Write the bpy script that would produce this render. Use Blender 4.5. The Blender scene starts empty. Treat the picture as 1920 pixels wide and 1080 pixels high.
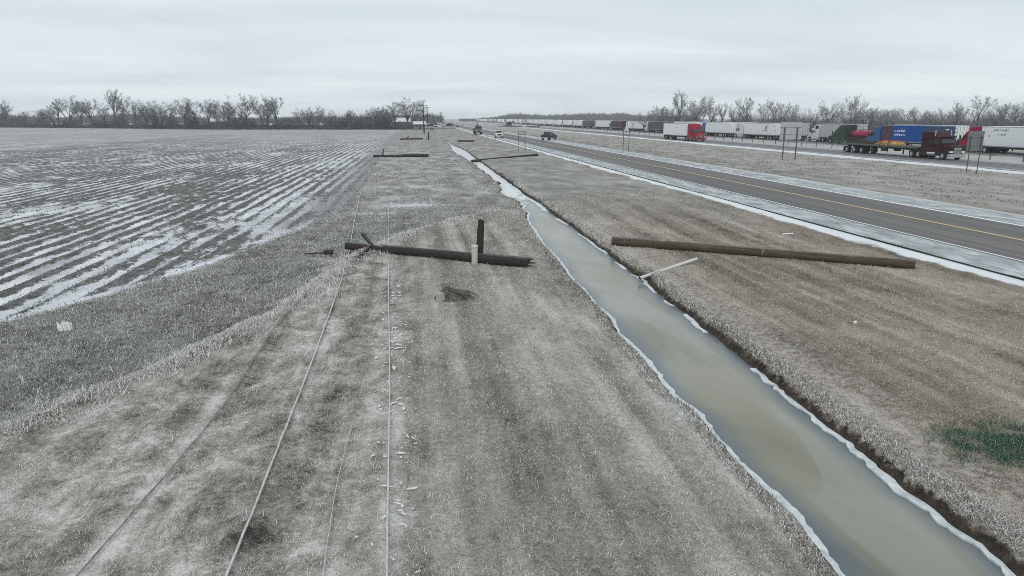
import bpy, math, random
import numpy as np
from mathutils import Vector, Matrix

sc = bpy.context.scene
R = math.radians
rng = np.random.default_rng(7)
random.seed(7)

# ------------------------------------------------------------------ camera
CAM_H = 5.3
cam_d = bpy.data.cameras.new("camera")
cam_d.sensor_width = 36.0
cam_d.lens = 36.0 * 1300.0 / 1920.0
cam_d.clip_start = 0.1
cam_d.clip_end = 9000.0
cam = bpy.data.objects.new("camera", cam_d)
sc.collection.objects.link(cam)
cam.location = (0.0, 0.0, CAM_H)
PITCH, HEAD = R(13.787), R(7.448)
cam.rotation_euler = (R(90) - PITCH, 0.0, -HEAD)
sc.camera = cam

# ------------------------------------------------------------------ world: overcast winter sky
SUN_EL, SUN_ROT = R(38), R(200)
world = bpy.data.worlds.new("World")
sc.world = world
world.use_nodes = True
wn = world.node_tree
wn.nodes.clear()
def wnode(t, **k):
    n = wn.nodes.new(t)
    for a, b in k.items():
        setattr(n, a, b)
    return n
w_out = wnode("ShaderNodeOutputWorld")
w_bg = wnode("ShaderNodeBackground")
w_bg.inputs["Strength"].default_value = 0.1
w_sky = wnode("ShaderNodeTexSky", sky_type='NISHITA', sun_disc=False, sun_elevation=SUN_EL, sun_rotation=SUN_ROT)
w_sky.air_density = 1.0; w_sky.dust_density = 3.0
w_tc = wnode("ShaderNodeTexCoord")
w_sep = wnode("ShaderNodeSeparateXYZ")
wn.links.new(w_tc.outputs["Generated"], w_sep.inputs[0])
w_abs = wnode("ShaderNodeMath", operation='ABSOLUTE'); wn.links.new(w_sep.outputs["Z"], w_abs.inputs[0])
w_add = wnode("ShaderNodeMath", operation='ADD'); w_add.inputs[1].default_value = 0.10
wn.links.new(w_abs.outputs[0], w_add.inputs[0])
w_comb = wnode("ShaderNodeCombineXYZ")
for ax, sc_ in (("X", 0.55), ("Y", 1.0)):
    m = wnode("ShaderNodeMath", operation='DIVIDE')
    wn.links.new(w_sep.outputs[ax], m.inputs[0]); wn.links.new(w_add.outputs[0], m.inputs[1])
    m2 = wnode("ShaderNodeMath", operation='MULTIPLY'); m2.inputs[1].default_value = sc_
    wn.links.new(m.outputs[0], m2.inputs[0]); wn.links.new(m2.outputs[0], w_comb.inputs[ax])
w_n1 = wnode("ShaderNodeTexNoise"); w_n1.inputs["Scale"].default_value = 0.55
w_n1.inputs["Detail"].default_value = 5.0; w_n1.inputs["Roughness"].default_value = 0.5
w_n1.inputs["Distortion"].default_value = 0.4
wn.links.new(w_comb.outputs[0], w_n1.inputs["Vector"])
w_ramp = wnode("ShaderNodeValToRGB")
w_ramp.color_ramp.elements[0].position = 0.34; w_ramp.color_ramp.elements[0].color = (5.7, 6.5, 6.95, 1)
w_ramp.color_ramp.elements[1].position = 0.66; w_ramp.color_ramp.elements[1].color = (7.5, 8.1, 8.35, 1)
wn.links.new(w_n1.outputs["Fac"], w_ramp.inputs[0])
w_mix = wnode("ShaderNodeMix", data_type='RGBA'); w_mix.inputs[0].default_value = 0.93
wn.links.new(w_sky.outputs[0], w_mix.inputs[6]); wn.links.new(w_ramp.outputs[0], w_mix.inputs[7])
wn.links.new(w_mix.outputs[2], w_bg.inputs["Color"])
wn.links.new(w_bg.outputs[0], w_out.inputs["Surface"])

# ------------------------------------------------------------------ sun behind the cloud layer
sun_d = bpy.data.lights.new("sun", 'SUN')
sun_d.energy = 1.0; sun_d.angle = R(35); sun_d.color = (1.0, 0.95, 0.89)
sun = bpy.data.objects.new("sun", sun_d)
sc.collection.objects.link(sun)
sun.rotation_euler = (R(90) - SUN_EL, 0, R(180) - SUN_ROT)

# ------------------------------------------------------------------ exposure
sc.view_settings.view_transform = 'Standard'
sc.view_settings.look = 'None'
sc.view_settings.exposure = 0.18
sc.view_settings.gamma = 1.0
sc.view_settings.use_curve_mapping = False
sc.render.engine = 'CYCLES'
sc.cycles.volume_bounces = 2
sc.cycles.max_bounces = 5
sc.cycles.diffuse_bounces = 2
sc.cycles.glossy_bounces = 2
sc.cycles.transparent_max_bounces = 4
sc.cycles.filter_width = 0.9
sc.cycles.use_denoising = False

# ================================================================== helpers
COL = sc.collection
def tag(o, label=None, cat=None, group=None, kind=None):
    if label: o["label"] = label
    if cat: o["category"] = cat
    if group: o["group"] = group
    if kind: o["kind"] = kind
    return o

def empty(name, loc=(0, 0, 0), rz=0.0):
    o = bpy.data.objects.new(name, None)
    o.empty_display_size = 0.2
    COL.objects.link(o)
    o.location = loc; o.rotation_euler = (0, 0, rz)
    return o

class NT:
    """small node-tree builder"""
    def __init__(s, name):
        s.m = bpy.data.materials.new(name); s.m.use_nodes = True
        s.t = s.m.node_tree; s.t.nodes.clear()
        s.out = s.n("ShaderNodeOutputMaterial")
        s.b = s.n("ShaderNodeBsdfPrincipled")
        s.t.links.new(s.b.outputs[0], s.out.inputs[0])
        s.b.inputs["Roughness"].default_value = 0.9
        s.b.inputs["Specular IOR Level"].default_value = 0.25
        s._pos = None
    def n(s, t, **k):
        x = s.t.nodes.new(t)
        for a, b in k.items(): setattr(x, a, b)
        return x
    def put(s, sock, v):
        if isinstance(v, bpy.types.NodeSocket): s.t.links.new(v, sock)
        elif isinstance(v, (tuple, list)) and sock.type == 'RGBA': sock.default_value = (*v[:3], 1)
        else: sock.default_value = v
    def pos(s):
        if s._pos is None: s._pos = s.n("ShaderNodeNewGeometry").outputs["Position"]
        return s._pos
    def obj(s): return s.n("ShaderNodeTexCoord").outputs["Object"]
    def sep(s, v):
        x = s.n("ShaderNodeSeparateXYZ"); s.put(x.inputs[0], v); return x.outputs
    def math(s, op, a, b=0.0, clamp=False):
        x = s.n("ShaderNodeMath", operation=op, use_clamp=clamp)
        s.put(x.inputs[0], a); s.put(x.inputs[1], b); return x.outputs[0]
    def scale(s, v, xyz):
        x = s.n("ShaderNodeVectorMath", operation='MULTIPLY'); s.put(x.inputs[0], v); x.inputs[1].default_value = xyz
        return x.outputs[0]
    def noise(s, v, scale=1.0, detail=3.0, rough=0.55, dist=0.0):
        x = s.n("ShaderNodeTexNoise"); s.put(x.inputs["Vector"], v)
        x.inputs["Scale"].default_value = scale; x.inputs["Detail"].default_value = detail
        x.inputs["Roughness"].default_value = rough; x.inputs["Distortion"].default_value = dist
        return x.outputs["Fac"]
    def step(s, v, a, b):
        x = s.n("ShaderNodeMapRange", interpolation_type='SMOOTHSTEP')
        s.put(x.inputs[0], v)
        if a < b:
            x.inputs[1].default_value = a; x.inputs[2].default_value = b
        else:
            x.inputs[1].default_value = b; x.inputs[2].default_value = a
            x.inputs[3].default_value = 1.0; x.inputs[4].default_value = 0.0
        return x.outputs[0]
    def mix(s, f, a, b):
        x = s.n("ShaderNodeMix", data_type='RGBA')
        s.put(x.inputs[0], f); s.put(x.inputs[6], a); s.put(x.inputs[7], b); return x.outputs[2]
    def ramp(s, f, stops):
        x = s.n("ShaderNodeValToRGB"); e = x.color_ramp.elements
        while len(e) < len(stops): e.new(0.5)
        for i, (p, c) in enumerate(stops): e[i].position = p; e[i].color = (*c[:3], 1)
        s.put(x.inputs[0], f); return x.outputs[0]
    def attr(s, name):
        x = s.n("ShaderNodeAttribute"); x.attribute_name = name; return x.outputs["Fac"]
    def bump(s, h, strength=0.4, dist=0.03):
        x = s.n("ShaderNodeBump"); x.inputs["Strength"].default_value = strength
        x.inputs["Distance"].default_value = dist; s.put(x.inputs["Height"], h)
        s.t.links.new(x.outputs[0], s.b.inputs["Normal"])
    def col(s, c): s.put(s.b.inputs["Base Color"], c)
    def rough(s, v): s.put(s.b.inputs["Roughness"], v)
    def spec(s, v): s.put(s.b.inputs["Specular IOR Level"], v)

MATS = {}
def paint(name, c, rough=0.45, metal=0.0, var=0.12, scale=3.0, spec=0.4, dirt=0.0):
    """plain painted / moulded surface with slight unevenness and road dirt low down"""
    if name in MATS: return MATS[name]
    t = NT(name)
    p = t.obj()
    n = t.noise(p, scale, 4.0, 0.6)
    c2 = tuple(max(0, x * (1 - var * 2)) for x in c)
    base = t.mix(t.step(n, 0.35, 0.7), c, c2)
    if dirt:
        z = t.sep(p)[2]
        low = t.step(t.math('ADD', z, t.math('MULTIPLY', t.noise(p, 1.6, 4), 1.2)), 2.6, 0.9)
        base = t.mix(t.math('MULTIPLY', low, dirt), base, (0.16, 0.15, 0.14))
    t.col(base); t.rough(rough); t.spec(spec)
    t.b.inputs["Metallic"].default_value = metal
    MATS[name] = t.m
    return t.m

class MB:
    """collects shapes and links them as ONE mesh object"""
    def __init__(s): s.v = []; s.f = []; s.sm = []
    def add(s, vs, fs, smooth=False):
        o = len(s.v); s.v += [tuple(map(float, p)) for p in vs]
        s.f += [tuple(i + o for i in q) for q in fs]; s.sm += [smooth] * len(fs)
        return s
    def box(s, x0, x1, y0, y1, z0, z1):
        s.add([(x0,y0,z0),(x1,y0,z0),(x1,y1,z0),(x0,y1,z0),(x0,y0,z1),(x1,y0,z1),(x1,y1,z1),(x0,y1,z1)],
              [(3,2,1,0),(4,5,6,7),(0,1,5,4),(1,2,6,5),(2,3,7,6),(3,0,4,7)])
        return s
    def loft(s, rings, caps=True, smooth=False):
        n = len(rings[0]); vs = [p for r in rings for p in r]; fs = []
        for i in range(len(rings) - 1):
            for j in range(n):
                k = (j + 1) % n
                fs.append((i*n+j, i*n+k, (i+1)*n+k, (i+1)*n+j))
        s.add(vs, fs, smooth)
        if caps:
            s.add(rings[0], [tuple(range(n))[::-1]]); s.add(rings[-1], [tuple(range(n))])
        return s
    def tube(s, pts, rad, n=8, caps=True, smooth=True, jit=0.0):
        pts = [Vector(p) for p in pts]
        if not isinstance(rad, (list, tuple, np.ndarray)): rad = [rad] * len(pts)
        rings = []; prev = None
        for i, p in enumerate(pts):
            d = (pts[min(i+1, len(pts)-1)] - pts[max(i-1, 0)]).normalized()
            if prev is None:
                a = Vector((0, 0, 1)) if abs(d.z) < 0.9 else Vector((1, 0, 0))
                u = d.cross(a).normalized()
            else:
                u = (prev - d * prev.dot(d)).normalized()
            prev = u; w = d.cross(u)
            ring = []
            for k in range(n):
                a = 2 * math.pi * k / n
                r = rad[i] * (1 + (random.uniform(-jit, jit) if jit else 0))
                ring.append(p + u * (math.cos(a) * r) + w * (math.sin(a) * r))
            rings.append(ring)
        return s.loft(rings, caps, smooth)
    def build(s, name, mat, parent=None, loc=None):
        me = bpy.data.meshes.new(name); me.from_pydata(s.v, [], s.f); me.update()
        me.polygons.foreach_set("use_smooth", np.array(s.sm, dtype=bool))
        if mat: me.materials.append(mat)
        return link(name, me, parent, loc)

def link(name, me, parent=None, loc=None):
    o = bpy.data.objects.new(name, me); COL.objects.link(o)
    if parent is not None: o.parent = parent
    if loc is not None: o.location = loc
    return o

def np_mesh(name, verts, faces, mat, attrs=None, smooth=False):
    """numpy verts (n,3), faces (m,k)"""
    me = bpy.data.meshes.new(name)
    n, (m, k) = len(verts), faces.shape
    me.vertices.add(n); me.vertices.foreach_set("co", np.ascontiguousarray(verts, dtype=np.float32).ravel())
    me.loops.add(m * k); me.loops.foreach_set("vertex_index", np.ascontiguousarray(faces, dtype=np.int32).ravel())
    me.polygons.add(m); me.polygons.foreach_set("loop_start", np.arange(0, m * k, k, dtype=np.int32))
    me.polygons.foreach_set("use_smooth", np.full(m, smooth))
    for a, v in (attrs or {}).items():
        at = me.attributes.new(a, 'FLOAT', 'POINT'); at.data.foreach_set("value", np.ascontiguousarray(v, dtype=np.float32))
    if mat: me.materials.append(mat)
    me.update(); me.validate()
    return link(name, me)

def copy_tree(o, parent=None):
    c = o.copy(); COL.objects.link(c); c.parent = parent
    for ch in o.children: copy_tree(ch, c)
    return c

def sstep(x, a, b):
    t = np.clip((np.asarray(x, float) - a) / (b - a), 0, 1); return t * t * (3 - 2 * t)

_perm = np.random.default_rng(3).random((256, 256))
def vnoise(x, y):
    """value noise, period 256"""
    x = np.asarray(x, float); y = np.asarray(y, float)
    xi = np.floor(x).astype(int); yi = np.floor(y).astype(int)
    fx = x - xi; fy = y - yi; fx = fx*fx*(3-2*fx); fy = fy*fy*(3-2*fy)
    g = lambda a, b: _perm[a % 256, b % 256]
    return (g(xi,yi)*(1-fx)+g(xi+1,yi)*fx)*(1-fy) + (g(xi,yi+1)*(1-fx)+g(xi+1,yi+1)*fx)*fy

ORD = ["first","second","third","fourth","fifth","sixth","seventh","eighth","ninth","tenth","eleventh","twelfth","thirteenth",
       "fourteenth","fifteenth","sixteenth","seventeenth","eighteenth","nineteenth","twentieth"]
def ordinal(i):
    if i < 20: return ORD[i]
    tens = ["twenty","thirty","forty","fifty","sixty","seventy"][(i + 1) // 10 - 2]
    u = (i + 1) % 10
    return (tens[:-1] + "ieth") if u == 0 else tens + "-" + ORD[u - 1]
# ================================================================== the land
def Xborder(y):   # line of tall frosted grass between mown verge and weeds
    return np.interp(y, [-60, 5, 12.2, 14.4, 18.7, 20.9, 25.5, 30.4, 33.9, 37.4, 40, 44, 60],
                        [-40, -13.5, -7.4, -6.05, -4.25, -3.75, -2.98, -1.67, -.05, 1.98, 4.4, 6.4, 40])
def Xfield(y):    # edge of the ploughed field
    return np.interp(y, [-60, 5, 12, 19.6, 22.4, 27.1, 36.5, 42.7, 60, 100, 180, 330, 3500],
                        [-70, -21, -16, -11.4, -9.8, -7.9, -5.75, -4.6, -4.5, -5.5, -6.0, -5.0, -5.0])
def wob(y, s): return 0.14 * (vnoise(y * 0.7 + s, s) - 0.5) + 0.09 * (vnoise(y * 2.3 + s, s + 9) - 0.5) + 0.06 * (vnoise(y * 5.7 + s, s + 4) - 0.5)
def XL(y):
    return np.interp(y, [-60, 7, 13, 20.5, 27, 33, 36, 38, 45, 52, 57, 75, 87, 110, 125, 150, 180, 4000],
                        [5.15, 5.18, 5.12, 5.26, 5.38, 5.6, 5.7, 5.99, 6.5, 6.05, 6.68, 6.78, 6.75, 5.9, 5.8, 6.4, 5.8, 5.8]) + wob(y, 3) * (1 + 2.0 * sstep(y, 30, 50))
def XR(y):
    return np.interp(y, [-60, 7, 13, 18, 20.5, 23.5, 40, 55, 93, 123, 150, 180, 4000],
                        [7.2, 7.28, 7.46, 7.48, 7.57, 7.70, 7.82, 7.72, 7.72, 8.0, 6.9, 6.2, 6.2]) + wob(y, 31)
WATER_Z = -0.30
ROWP = 0.97
def zt(x, y):
    x = np.asarray(x, float); y = np.asarray(y, float)
    xl, xr, xf, xb = XL(y), XR(y), Xfield(y), Xborder(y)
    z = 0.05 * (vnoise(x * 0.35, y * 0.3) - 0.5) + 0.03 * (vnoise(x * 1.3 + 7, y * 1.3) - 0.5)
    z += 0.22 * sstep(x, 17.0, 19.1) * (1 - sstep(x, 31.6, 34.5))
    z -= 0.12 * sstep(x, 35, 40) * (1 - sstep(x, 54, 57))
    z = np.where((x > 19.0) & (x < 31.7), 0.19, z)
    z = np.where(((x > 60.6) & (x < 71.4)) | ((x > 82.5) & (x < 94.5)), -0.06, z)
    z += 0.38 * np.exp(-(((x - 14.2) / 3.2) ** 2 + ((y - 43) / 8.0) ** 2))
    # weeds side a little lower, lip at the border
    weed = sstep(xb - x, 0.0, 0.5) * sstep(y, -60, 0) * (y < 46)
    z -= 0.10 * weed
    z += 0.07 * np.exp(-((x - xb - 0.1) / 0.22) ** 2) * (y < 41)
    # field rows
    fld = sstep(xf - x, 0.0, 1.2)
    z = z * (1 - 0.7 * fld) - 0.12 * fld + fld * 0.05 * np.sin(2 * math.pi * x / ROWP) * (x > -70)
    # ditch
    d = np.where(x < (xl + xr) / 2, xl - x, x - xr)          # >0 outside water
    left = x < (xl + xr) / 2
    depth = 1 - 0.75 * sstep(y, 150, 260)
    bank = np.where(left, np.interp(d, [-1, -.25, 0, .22, .5, 1.5], [-.2, -.08, -.03, .19, .25, .30]),
                          np.interp(d, [-1, -.25, 0, .22, .42, 1.4], [-.2, -.08, -.03, .20, .26, .30])) - 0.30
    bank = np.minimum(bank, 0) * depth
    return z + bank

# one sheet of non-uniform grid
def axis(parts):
    a = np.concatenate(parts); return np.unique(np.round(a, 4))
gx = axis([np.linspace(-2400, -200, 30), np.arange(-200, -70, 5), np.arange(-70, -14, ROWP / 4), np.arange(-14, 4.4, .16),
           np.arange(4.4, 9.2, .085), np.arange(9.2, 20, .3), np.arange(20, 100, 1.0), np.arange(100, 300, 8), np.linspace(300, 2400, 24),
           np.array([19.0, 19.02, 31.68, 31.7, 60.6, 71.4, 82.5, 94.5])])
ys = [4.0]
while ys[-1] < 3300: ys.append(ys[-1] + max(.13, .0125 * ys[-1]))
gy = axis([np.array([-60, -40, -25, -15, -8, -3, 0, 2]), np.array(ys), np.array([3380.])])
GX, GY = np.meshgrid(gx, gy)
GZ = zt(GX, GY)
V = np.stack([GX.ravel(), GY.ravel(), GZ.ravel()], 1)
nx, ny = len(gx), len(gy)
I = np.arange(nx * ny).reshape(ny, nx)
Q = np.stack([I[:-1, :-1].ravel(), I[:-1, 1:].ravel(), I[1:, 1:].ravel(), I[1:, :-1].ravel()], 1)
fx, fy = GX.ravel(), GY.ravel()
A_db = (fx - Xborder(fy)) * 0.8
A_df = (fx - Xfield(fy)) * 0.85
A_dl = XL(fy) - fx
A_dr = fx - XR(fy)
cx = V[Q].mean(1)
is_field = (cx[:, 0] < Xfield(cx[:, 1])) & (cx[:, 1] > -70)

def sub(mask):
    q = Q[mask]; u, inv = np.unique(q, return_inverse=True)
    return u, inv.reshape(q.shape)

def frost_grass(t, rnd=None):
    """dormant mown grass with frost, colour as function of place; used by soil and blades alike"""
    p = t.pos(); x = t.sep(p)[0]
    big = t.noise(t.scale(p, (0.5, 0.16, 1)), 1.0, 3, .55, .3)
    mid = t.noise(t.scale(p, (1.3, 0.8, 1)), 1.0, 3, .6)
    fine = t.noise(p, 9.0, 3, .7)
    grain = t.noise(p, 34.0, 3, .85)
    f = t.math('ADD', t.math('MULTIPLY', big, .9), t.math('MULTIPLY', mid, .6))
    f = t.math('ADD', f, t.math('MULTIPLY', fine, .65))
    f = t.math('SUBTRACT', f, .34)
    mow = t.noise(t.scale(p, (1.5, .05, 1)), 1.0, 3, .5, .15)
    f = t.math('ADD', f, t.math('MULTIPLY', t.math('SUBTRACT', mow, .5), 1.25))
    rut = t.noise(t.scale(p, (1.5, 1.1, 1)), 1.0, 6, .8, .5)
    f = t.math('ADD', f, t.math('MULTIPLY', t.math('MULTIPLY', t.math('SUBTRACT', rut, .5), 2.3), t.step(x, 1.0, -2.0)))
    f = t.math('ADD', f, t.math('MULTIPLY', grain, 1.25 if rnd is None else .35))
    if rnd is not None: f = t.math('ADD', f, t.math('ADD', t.math('MULTIPLY', rnd, 1.2), .05))
    else: f = t.math('SUBTRACT', f, .18)
    left = t.ramp(t.math('MULTIPLY', f, 0.5), [(.31, (.042, .037, .031)), (.47, (.172, .154, .134)), (.64, (.325, .30, .273)), (.84, (.63, .613, .592))])
    right = t.ramp(t.math('MULTIPLY', f, 0.5), [(.31, (.042, .035, .028)), (.48, (.165, .140, .113)), (.67, (.298, .262, .22)), (.88, (.55, .52, .48))])
    return t.mix(t.step(x, 5.5, 8.5), left, right)

def weed_col(t, rnd=None):
    p = t.pos()
    f = t.math('ADD', t.math('MULTIPLY', t.noise(t.scale(p, (.7, .5, 1)), 1, 5, .65, .5), 1.0), t.math('MULTIPLY', t.noise(p, 7.0, 4, .7), 1.2))
    if rnd is not None: f = t.math('ADD', f, t.math('MULTIPLY', rnd, 1.0))
    else: f = t.math('ADD', f, .08)
    c = t.ramp(t.math('MULTIPLY', f, .45), [(.32, (.032, .031, .026)), (.47, (.118, .115, .10)), (.63, (.255, .25, .23)), (.80, (.56, .565, .56))])
    g = t.noise(t.scale(p, (.22, .22, 1)), 1, 3)
    return t.mix(t.math('MULTIPLY', t.step(g, .46, .66), .5), c, t.mix(.30, c, (.10, .18, .13)))

# ---- ground material
t = NT("frosted_ground")
p = t.pos(); px, py, pz = t.sep(p)
n_mid = t.noise(p, 1.4, 4, .6); n_fine = t.noise(p, 6.0, 4, .65)
c = frost_grass(t)
# rough land beyond the mown part, verge far away, median
rough_n = t.noise(t.scale(p, (.45, .22, 1)), 1.0, 5, .65, .4)
rough_c = t.ramp(rough_n, [(.32, (.15, .14, .125)), (.46, (.255, .24, .222)), (.58, (.36, .345, .33)), (.74, (.50, .485, .47))])
clump = t.noise(t.scale(p, (.9, .35, 1)), 1.0, 5, .7)
rough_c = t.mix(t.math('MULTIPLY', t.step(clump, .56, .68), .55), rough_c, (.085, .08, .072))
med_c = t.mix(.45, rough_c, (.37, .35, .32))
green_far = t.noise(t.scale(p, (.12, .05, 1)), 1.0, 3)
rough_c = t.mix(t.math('MULTIPLY', t.step(green_far, .42, .6), .38), rough_c, (.215, .245, .225))
far_mix = t.step(t.math('ADD', py, t.math('MULTIPLY', n_mid, 14)), 34, 62)
c = t.mix(far_mix, c, rough_c)
c = t.mix(t.step(px, 31.5, 36), c, med_c)
hf = t.math('MULTIPLY', t.step(t.attr('dr'), .35, .7), t.step(t.attr('dr'), 2.2, .9))
c = t.mix(t.math('MULTIPLY', t.math('MULTIPLY', hf, t.step(n_fine, .40, .62)), .55), c, (.52, .50, .47))
# weeds left of border
wm = t.step(t.math('ADD', t.attr("db"), t.math('MULTIPLY', t.math('SUBTRACT', n_fine, .5), .7)), .1, -.15)
wc = weed_col(t)
wc = t.mix(t.step(t.math('ADD', py, t.math('MULTIPLY', n_mid, 10)), 36, 60), wc, rough_c)
c = t.mix(wm, c, wc)
# ice glaze on puddled patches between weeds and field
ic = t.math('MULTIPLY', t.step(t.math('ADD', t.attr("icep"), t.math('MULTIPLY', t.math('SUBTRACT', n_fine, .5), 2.2)), .35, .6), .85)
c = t.mix(ic, c, (.60, .63, .66))
gl = t.noise(t.scale(p, (.55, .28, 1)), 1.0, 6, .7, .6)
glm = t.math('MULTIPLY', t.math('MULTIPLY', t.step(gl, .47, .60), t.step(px, 6.0, 4.5)), t.math('MULTIPLY', far_mix, t.step(py, 190, 80)))
c = t.mix(t.math('MULTIPLY', glm, .6), c, (.52, .54, .56))
# earth banks of the ditch
mr = t.step(t.math('ADD', t.attr("dr"), t.math('MULTIPLY', t.math('SUBTRACT', n_fine, .5), .4)), .23, .10)
ml = t.step(t.math('ADD', t.attr("dl"), t.math('MULTIPLY', t.math('SUBTRACT', n_fine, .5), .35)), .22, .06)
soil = t.ramp(n_fine, [(.3, (.022, .018, .015)), (.7, (.075, .06, .05))])
mr = t.math('MULTIPLY', mr, t.step(t.attr("dr"), -1.3, -1.1))
ml = t.math('MULTIPLY', ml, t.step(t.attr("dl"), -1.3, -1.1))
c = t.mix(t.math('MULTIPLY', mr, t.step(py, 185, 95)), c, soil)
c = t.mix(t.math('MULTIPLY', ml, t.step(py, 90, 55)), c, soil)
# snow ploughed along the pavement edges
def snowband(x0, x1, w, amp, sc_=1.1):
    nn = t.math('MULTIPLY', t.math('SUBTRACT', t.noise(t.scale(p, (1, .35, 1)), sc_, 5, .65), .5), amp)
    xx = t.math('ADD', px, nn)
    return t.math('MULTIPLY', t.step(xx, x0 - w, x0 + w), t.step(t.math('ADD', px, t.math('MULTIPLY', nn, .4)), x1 + w, x1 - w))
snow_c = t.mix(n_mid, (.60, .64, .67), (.78, .80, .82))
c = t.mix(snowband(18.42, 19.35, .14, 1.5), c, snow_c)
c = t.mix(t.math('MULTIPLY', snowband(31.2, 32.4, .4, 1.6, .5), .55), c, snow_c)
c = t.mix(t.math('MULTIPLY', snowband(57.6, 61.2, .5, 2.0, .4), .92), c, snow_c)
c = t.mix(t.math('MULTIPLY', snowband(71, 82.6, .5, 2.0, .4), .45), c, (.5, .5, .5))
# fresh green tuft patch
gm = t.step(t.math('ADD', t.attr("green"), t.math('MULTIPLY', t.math('SUBTRACT', n_fine, .5), 1.2)), .35, .75)
c = t.mix(t.math('MULTIPLY', gm, .9), c, t.ramp(n_fine, [(.35, (.012, .04, .018)), (.7, (.06, .13, .07))]))
t.col(c); t.rough(.95); t.spec(.15)
hb = t.math('ADD', t.math('MULTIPLY', n_fine, .6), t.math('MULTIPLY', t.noise(p, 30, 3, .7), .4))
t.bump(hb, .55, .06)
M_ground = t.m

# ---- field material: ridged cotton rows, ice in the furrows
t = NT("ploughed_field")
p = t.pos(); px, py, pz = t.sep(p)
dis = t.math('MULTIPLY', t.math('SUBTRACT', t.noise(t.scale(p, (.6, .22, 1)), 1.0, 4, .65), .5), 1.9)
s = t.math('SINE', t.math('MULTIPLY', t.math('ADD', px, t.math('MULTIPLY', dis, .42)), 2 * math.pi / ROWP))
patch = t.noise(t.scale(p, (.20, .075, 1)), 1.0, 5, .62, .5)
broke = t.noise(t.scale(p, (2.2, .75, 1)), 1.0, 6, .75, .4)
grit = t.noise(p, 5.0, 4, .75)
near_edge = t.step(t.attr("df"), -9.0, -1.0)
rowv = t.math('MULTIPLY', s, t.math('MULTIPLY', t.step(t.noise(t.scale(p, (.16, .06, 1)), 1.0, 4, .6, .5), .34, .60), .95))
icev = t.math('SUBTRACT', t.math('MULTIPLY', t.math('SUBTRACT', patch, .5), 3.4), rowv)
icev = t.math('ADD', icev, t.math('MULTIPLY', t.math('SUBTRACT', broke, .5), 4.2))
icev = t.math('ADD', icev, t.math('MULTIPLY', t.math('SUBTRACT', grit, .5), 1.7))
icev = t.math('ADD', icev, t.math('ADD', t.math('MULTIPLY', near_edge, .25), .10))
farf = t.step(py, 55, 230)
m_near = t.step(icev, .05, .5)
soilc = t.ramp(t.noise(p, 2.2, 5, .75), [(.3, (.05, .046, .042)), (.5, (.13, .124, .117)), (.72, (.24, .232, .225))])
icec = t.ramp(t.noise(t.scale(p, (.9, .35, 1)), 1, 5, .65), [(.35, (.35, .375, .395)), (.48, (.54, .565, .59)), (.64, (.74, .765, .785))])
c = t.mix(m_near, soilc, icec)
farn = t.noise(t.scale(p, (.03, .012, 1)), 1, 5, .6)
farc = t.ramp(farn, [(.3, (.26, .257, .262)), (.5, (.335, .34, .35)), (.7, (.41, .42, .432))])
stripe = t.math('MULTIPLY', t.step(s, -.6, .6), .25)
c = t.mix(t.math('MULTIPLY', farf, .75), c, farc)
# old wheel tracks
def track(x0, y0, x1, y1, w):
    nx_, ny_ = (y1 - y0), -(x1 - x0); L = math.hypot(nx_, ny_); nx_ /= L; ny_ /= L
    d = t.math('ADD', t.math('MULTIPLY', px, nx_), t.math('MULTIPLY', py, ny_))
    d = t.math('ABSOLUTE', t.math('SUBTRACT', d, x0 * nx_ + y0 * ny_))
    return t.step(t.math('ADD', d, t.math('MULTIPLY', broke, .6)), w + .8, w)
c = t.mix(t.math('MULTIPLY', t.math('MULTIPLY', track(-28, 60, -178, 280, .5), t.step(px, -20, -34)), .6), c, (.15, .15, .15))
c = t.mix(t.math('MULTIPLY', t.math('MULTIPLY', track(-32, 60, -196, 280, .5), t.step(px, -20, -38)), .45), c, (.17, .165, .165))
# white ice lying along the headland
edge = t.step(t.math('ABSOLUTE', t.math('ADD', t.math('ADD', t.attr("df"), .30), t.math('MULTIPLY', t.math('SUBTRACT', broke, .5), 1.2))), .40, .20)
c = t.mix(t.math('MULTIPLY', t.math('MULTIPLY', edge, t.step(t.noise(t.scale(p, (.5, .25, 1)), 1, 3), .38, .52)), t.step(py, 44, 30)), c, (.66, .69, .72))
hd = t.step(t.math('ADD', t.attr('df'), t.math('MULTIPLY', t.math('SUBTRACT', broke, .5), 6.0)), -4.0, -.3)
hc = t.ramp(grit, [(.3, (.09, .09, .088)), (.5, (.21, .21, .208)), (.66, (.36, .365, .37)), (.8, (.55, .56, .57))])
c = t.mix(t.math('MULTIPLY', hd, t.step(py, 28, 46)), c, hc)
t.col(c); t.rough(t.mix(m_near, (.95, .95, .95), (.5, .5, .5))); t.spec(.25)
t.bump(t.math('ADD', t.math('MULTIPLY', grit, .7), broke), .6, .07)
M_field = t.m

icep = np.maximum(1.0 - np.hypot((fx + 0.6) / 3.6, (fy - 44.2) / 2.4), 1.0 - np.hypot((fx + 3.0) / 2.6, (fy - 41) / 1.2))
icep = np.maximum(icep, 0.62 - np.hypot((fx + 2.62 + .12 * (fy - 6)) / .22, (fy - 6.6) / 1.5) * .75)
icep = np.maximum(icep, 0.75 - np.hypot((fx - 4.75) / .42, (fy - 11.5) / 0.9) * .75)
green = .80 - np.hypot((fx - 9.75) / 1.1, (fy - 9.4) / 0.68)
u, q = sub(~is_field)
g_obj = np_mesh("ground", V[u], q, M_ground, dict(db=A_db[u], df=A_df[u], dl=A_dl[u], dr=A_dr[u], icep=np.clip(icep[u], -1, 2), green=np.clip(green[u], -1, 2)), True)
tag(g_obj, kind="structure")
u, q = sub(is_field)
f_obj = np_mesh("field", V[u], q, M_field, dict(df=A_df[u]), True)
tag(f_obj, kind="structure")

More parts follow.
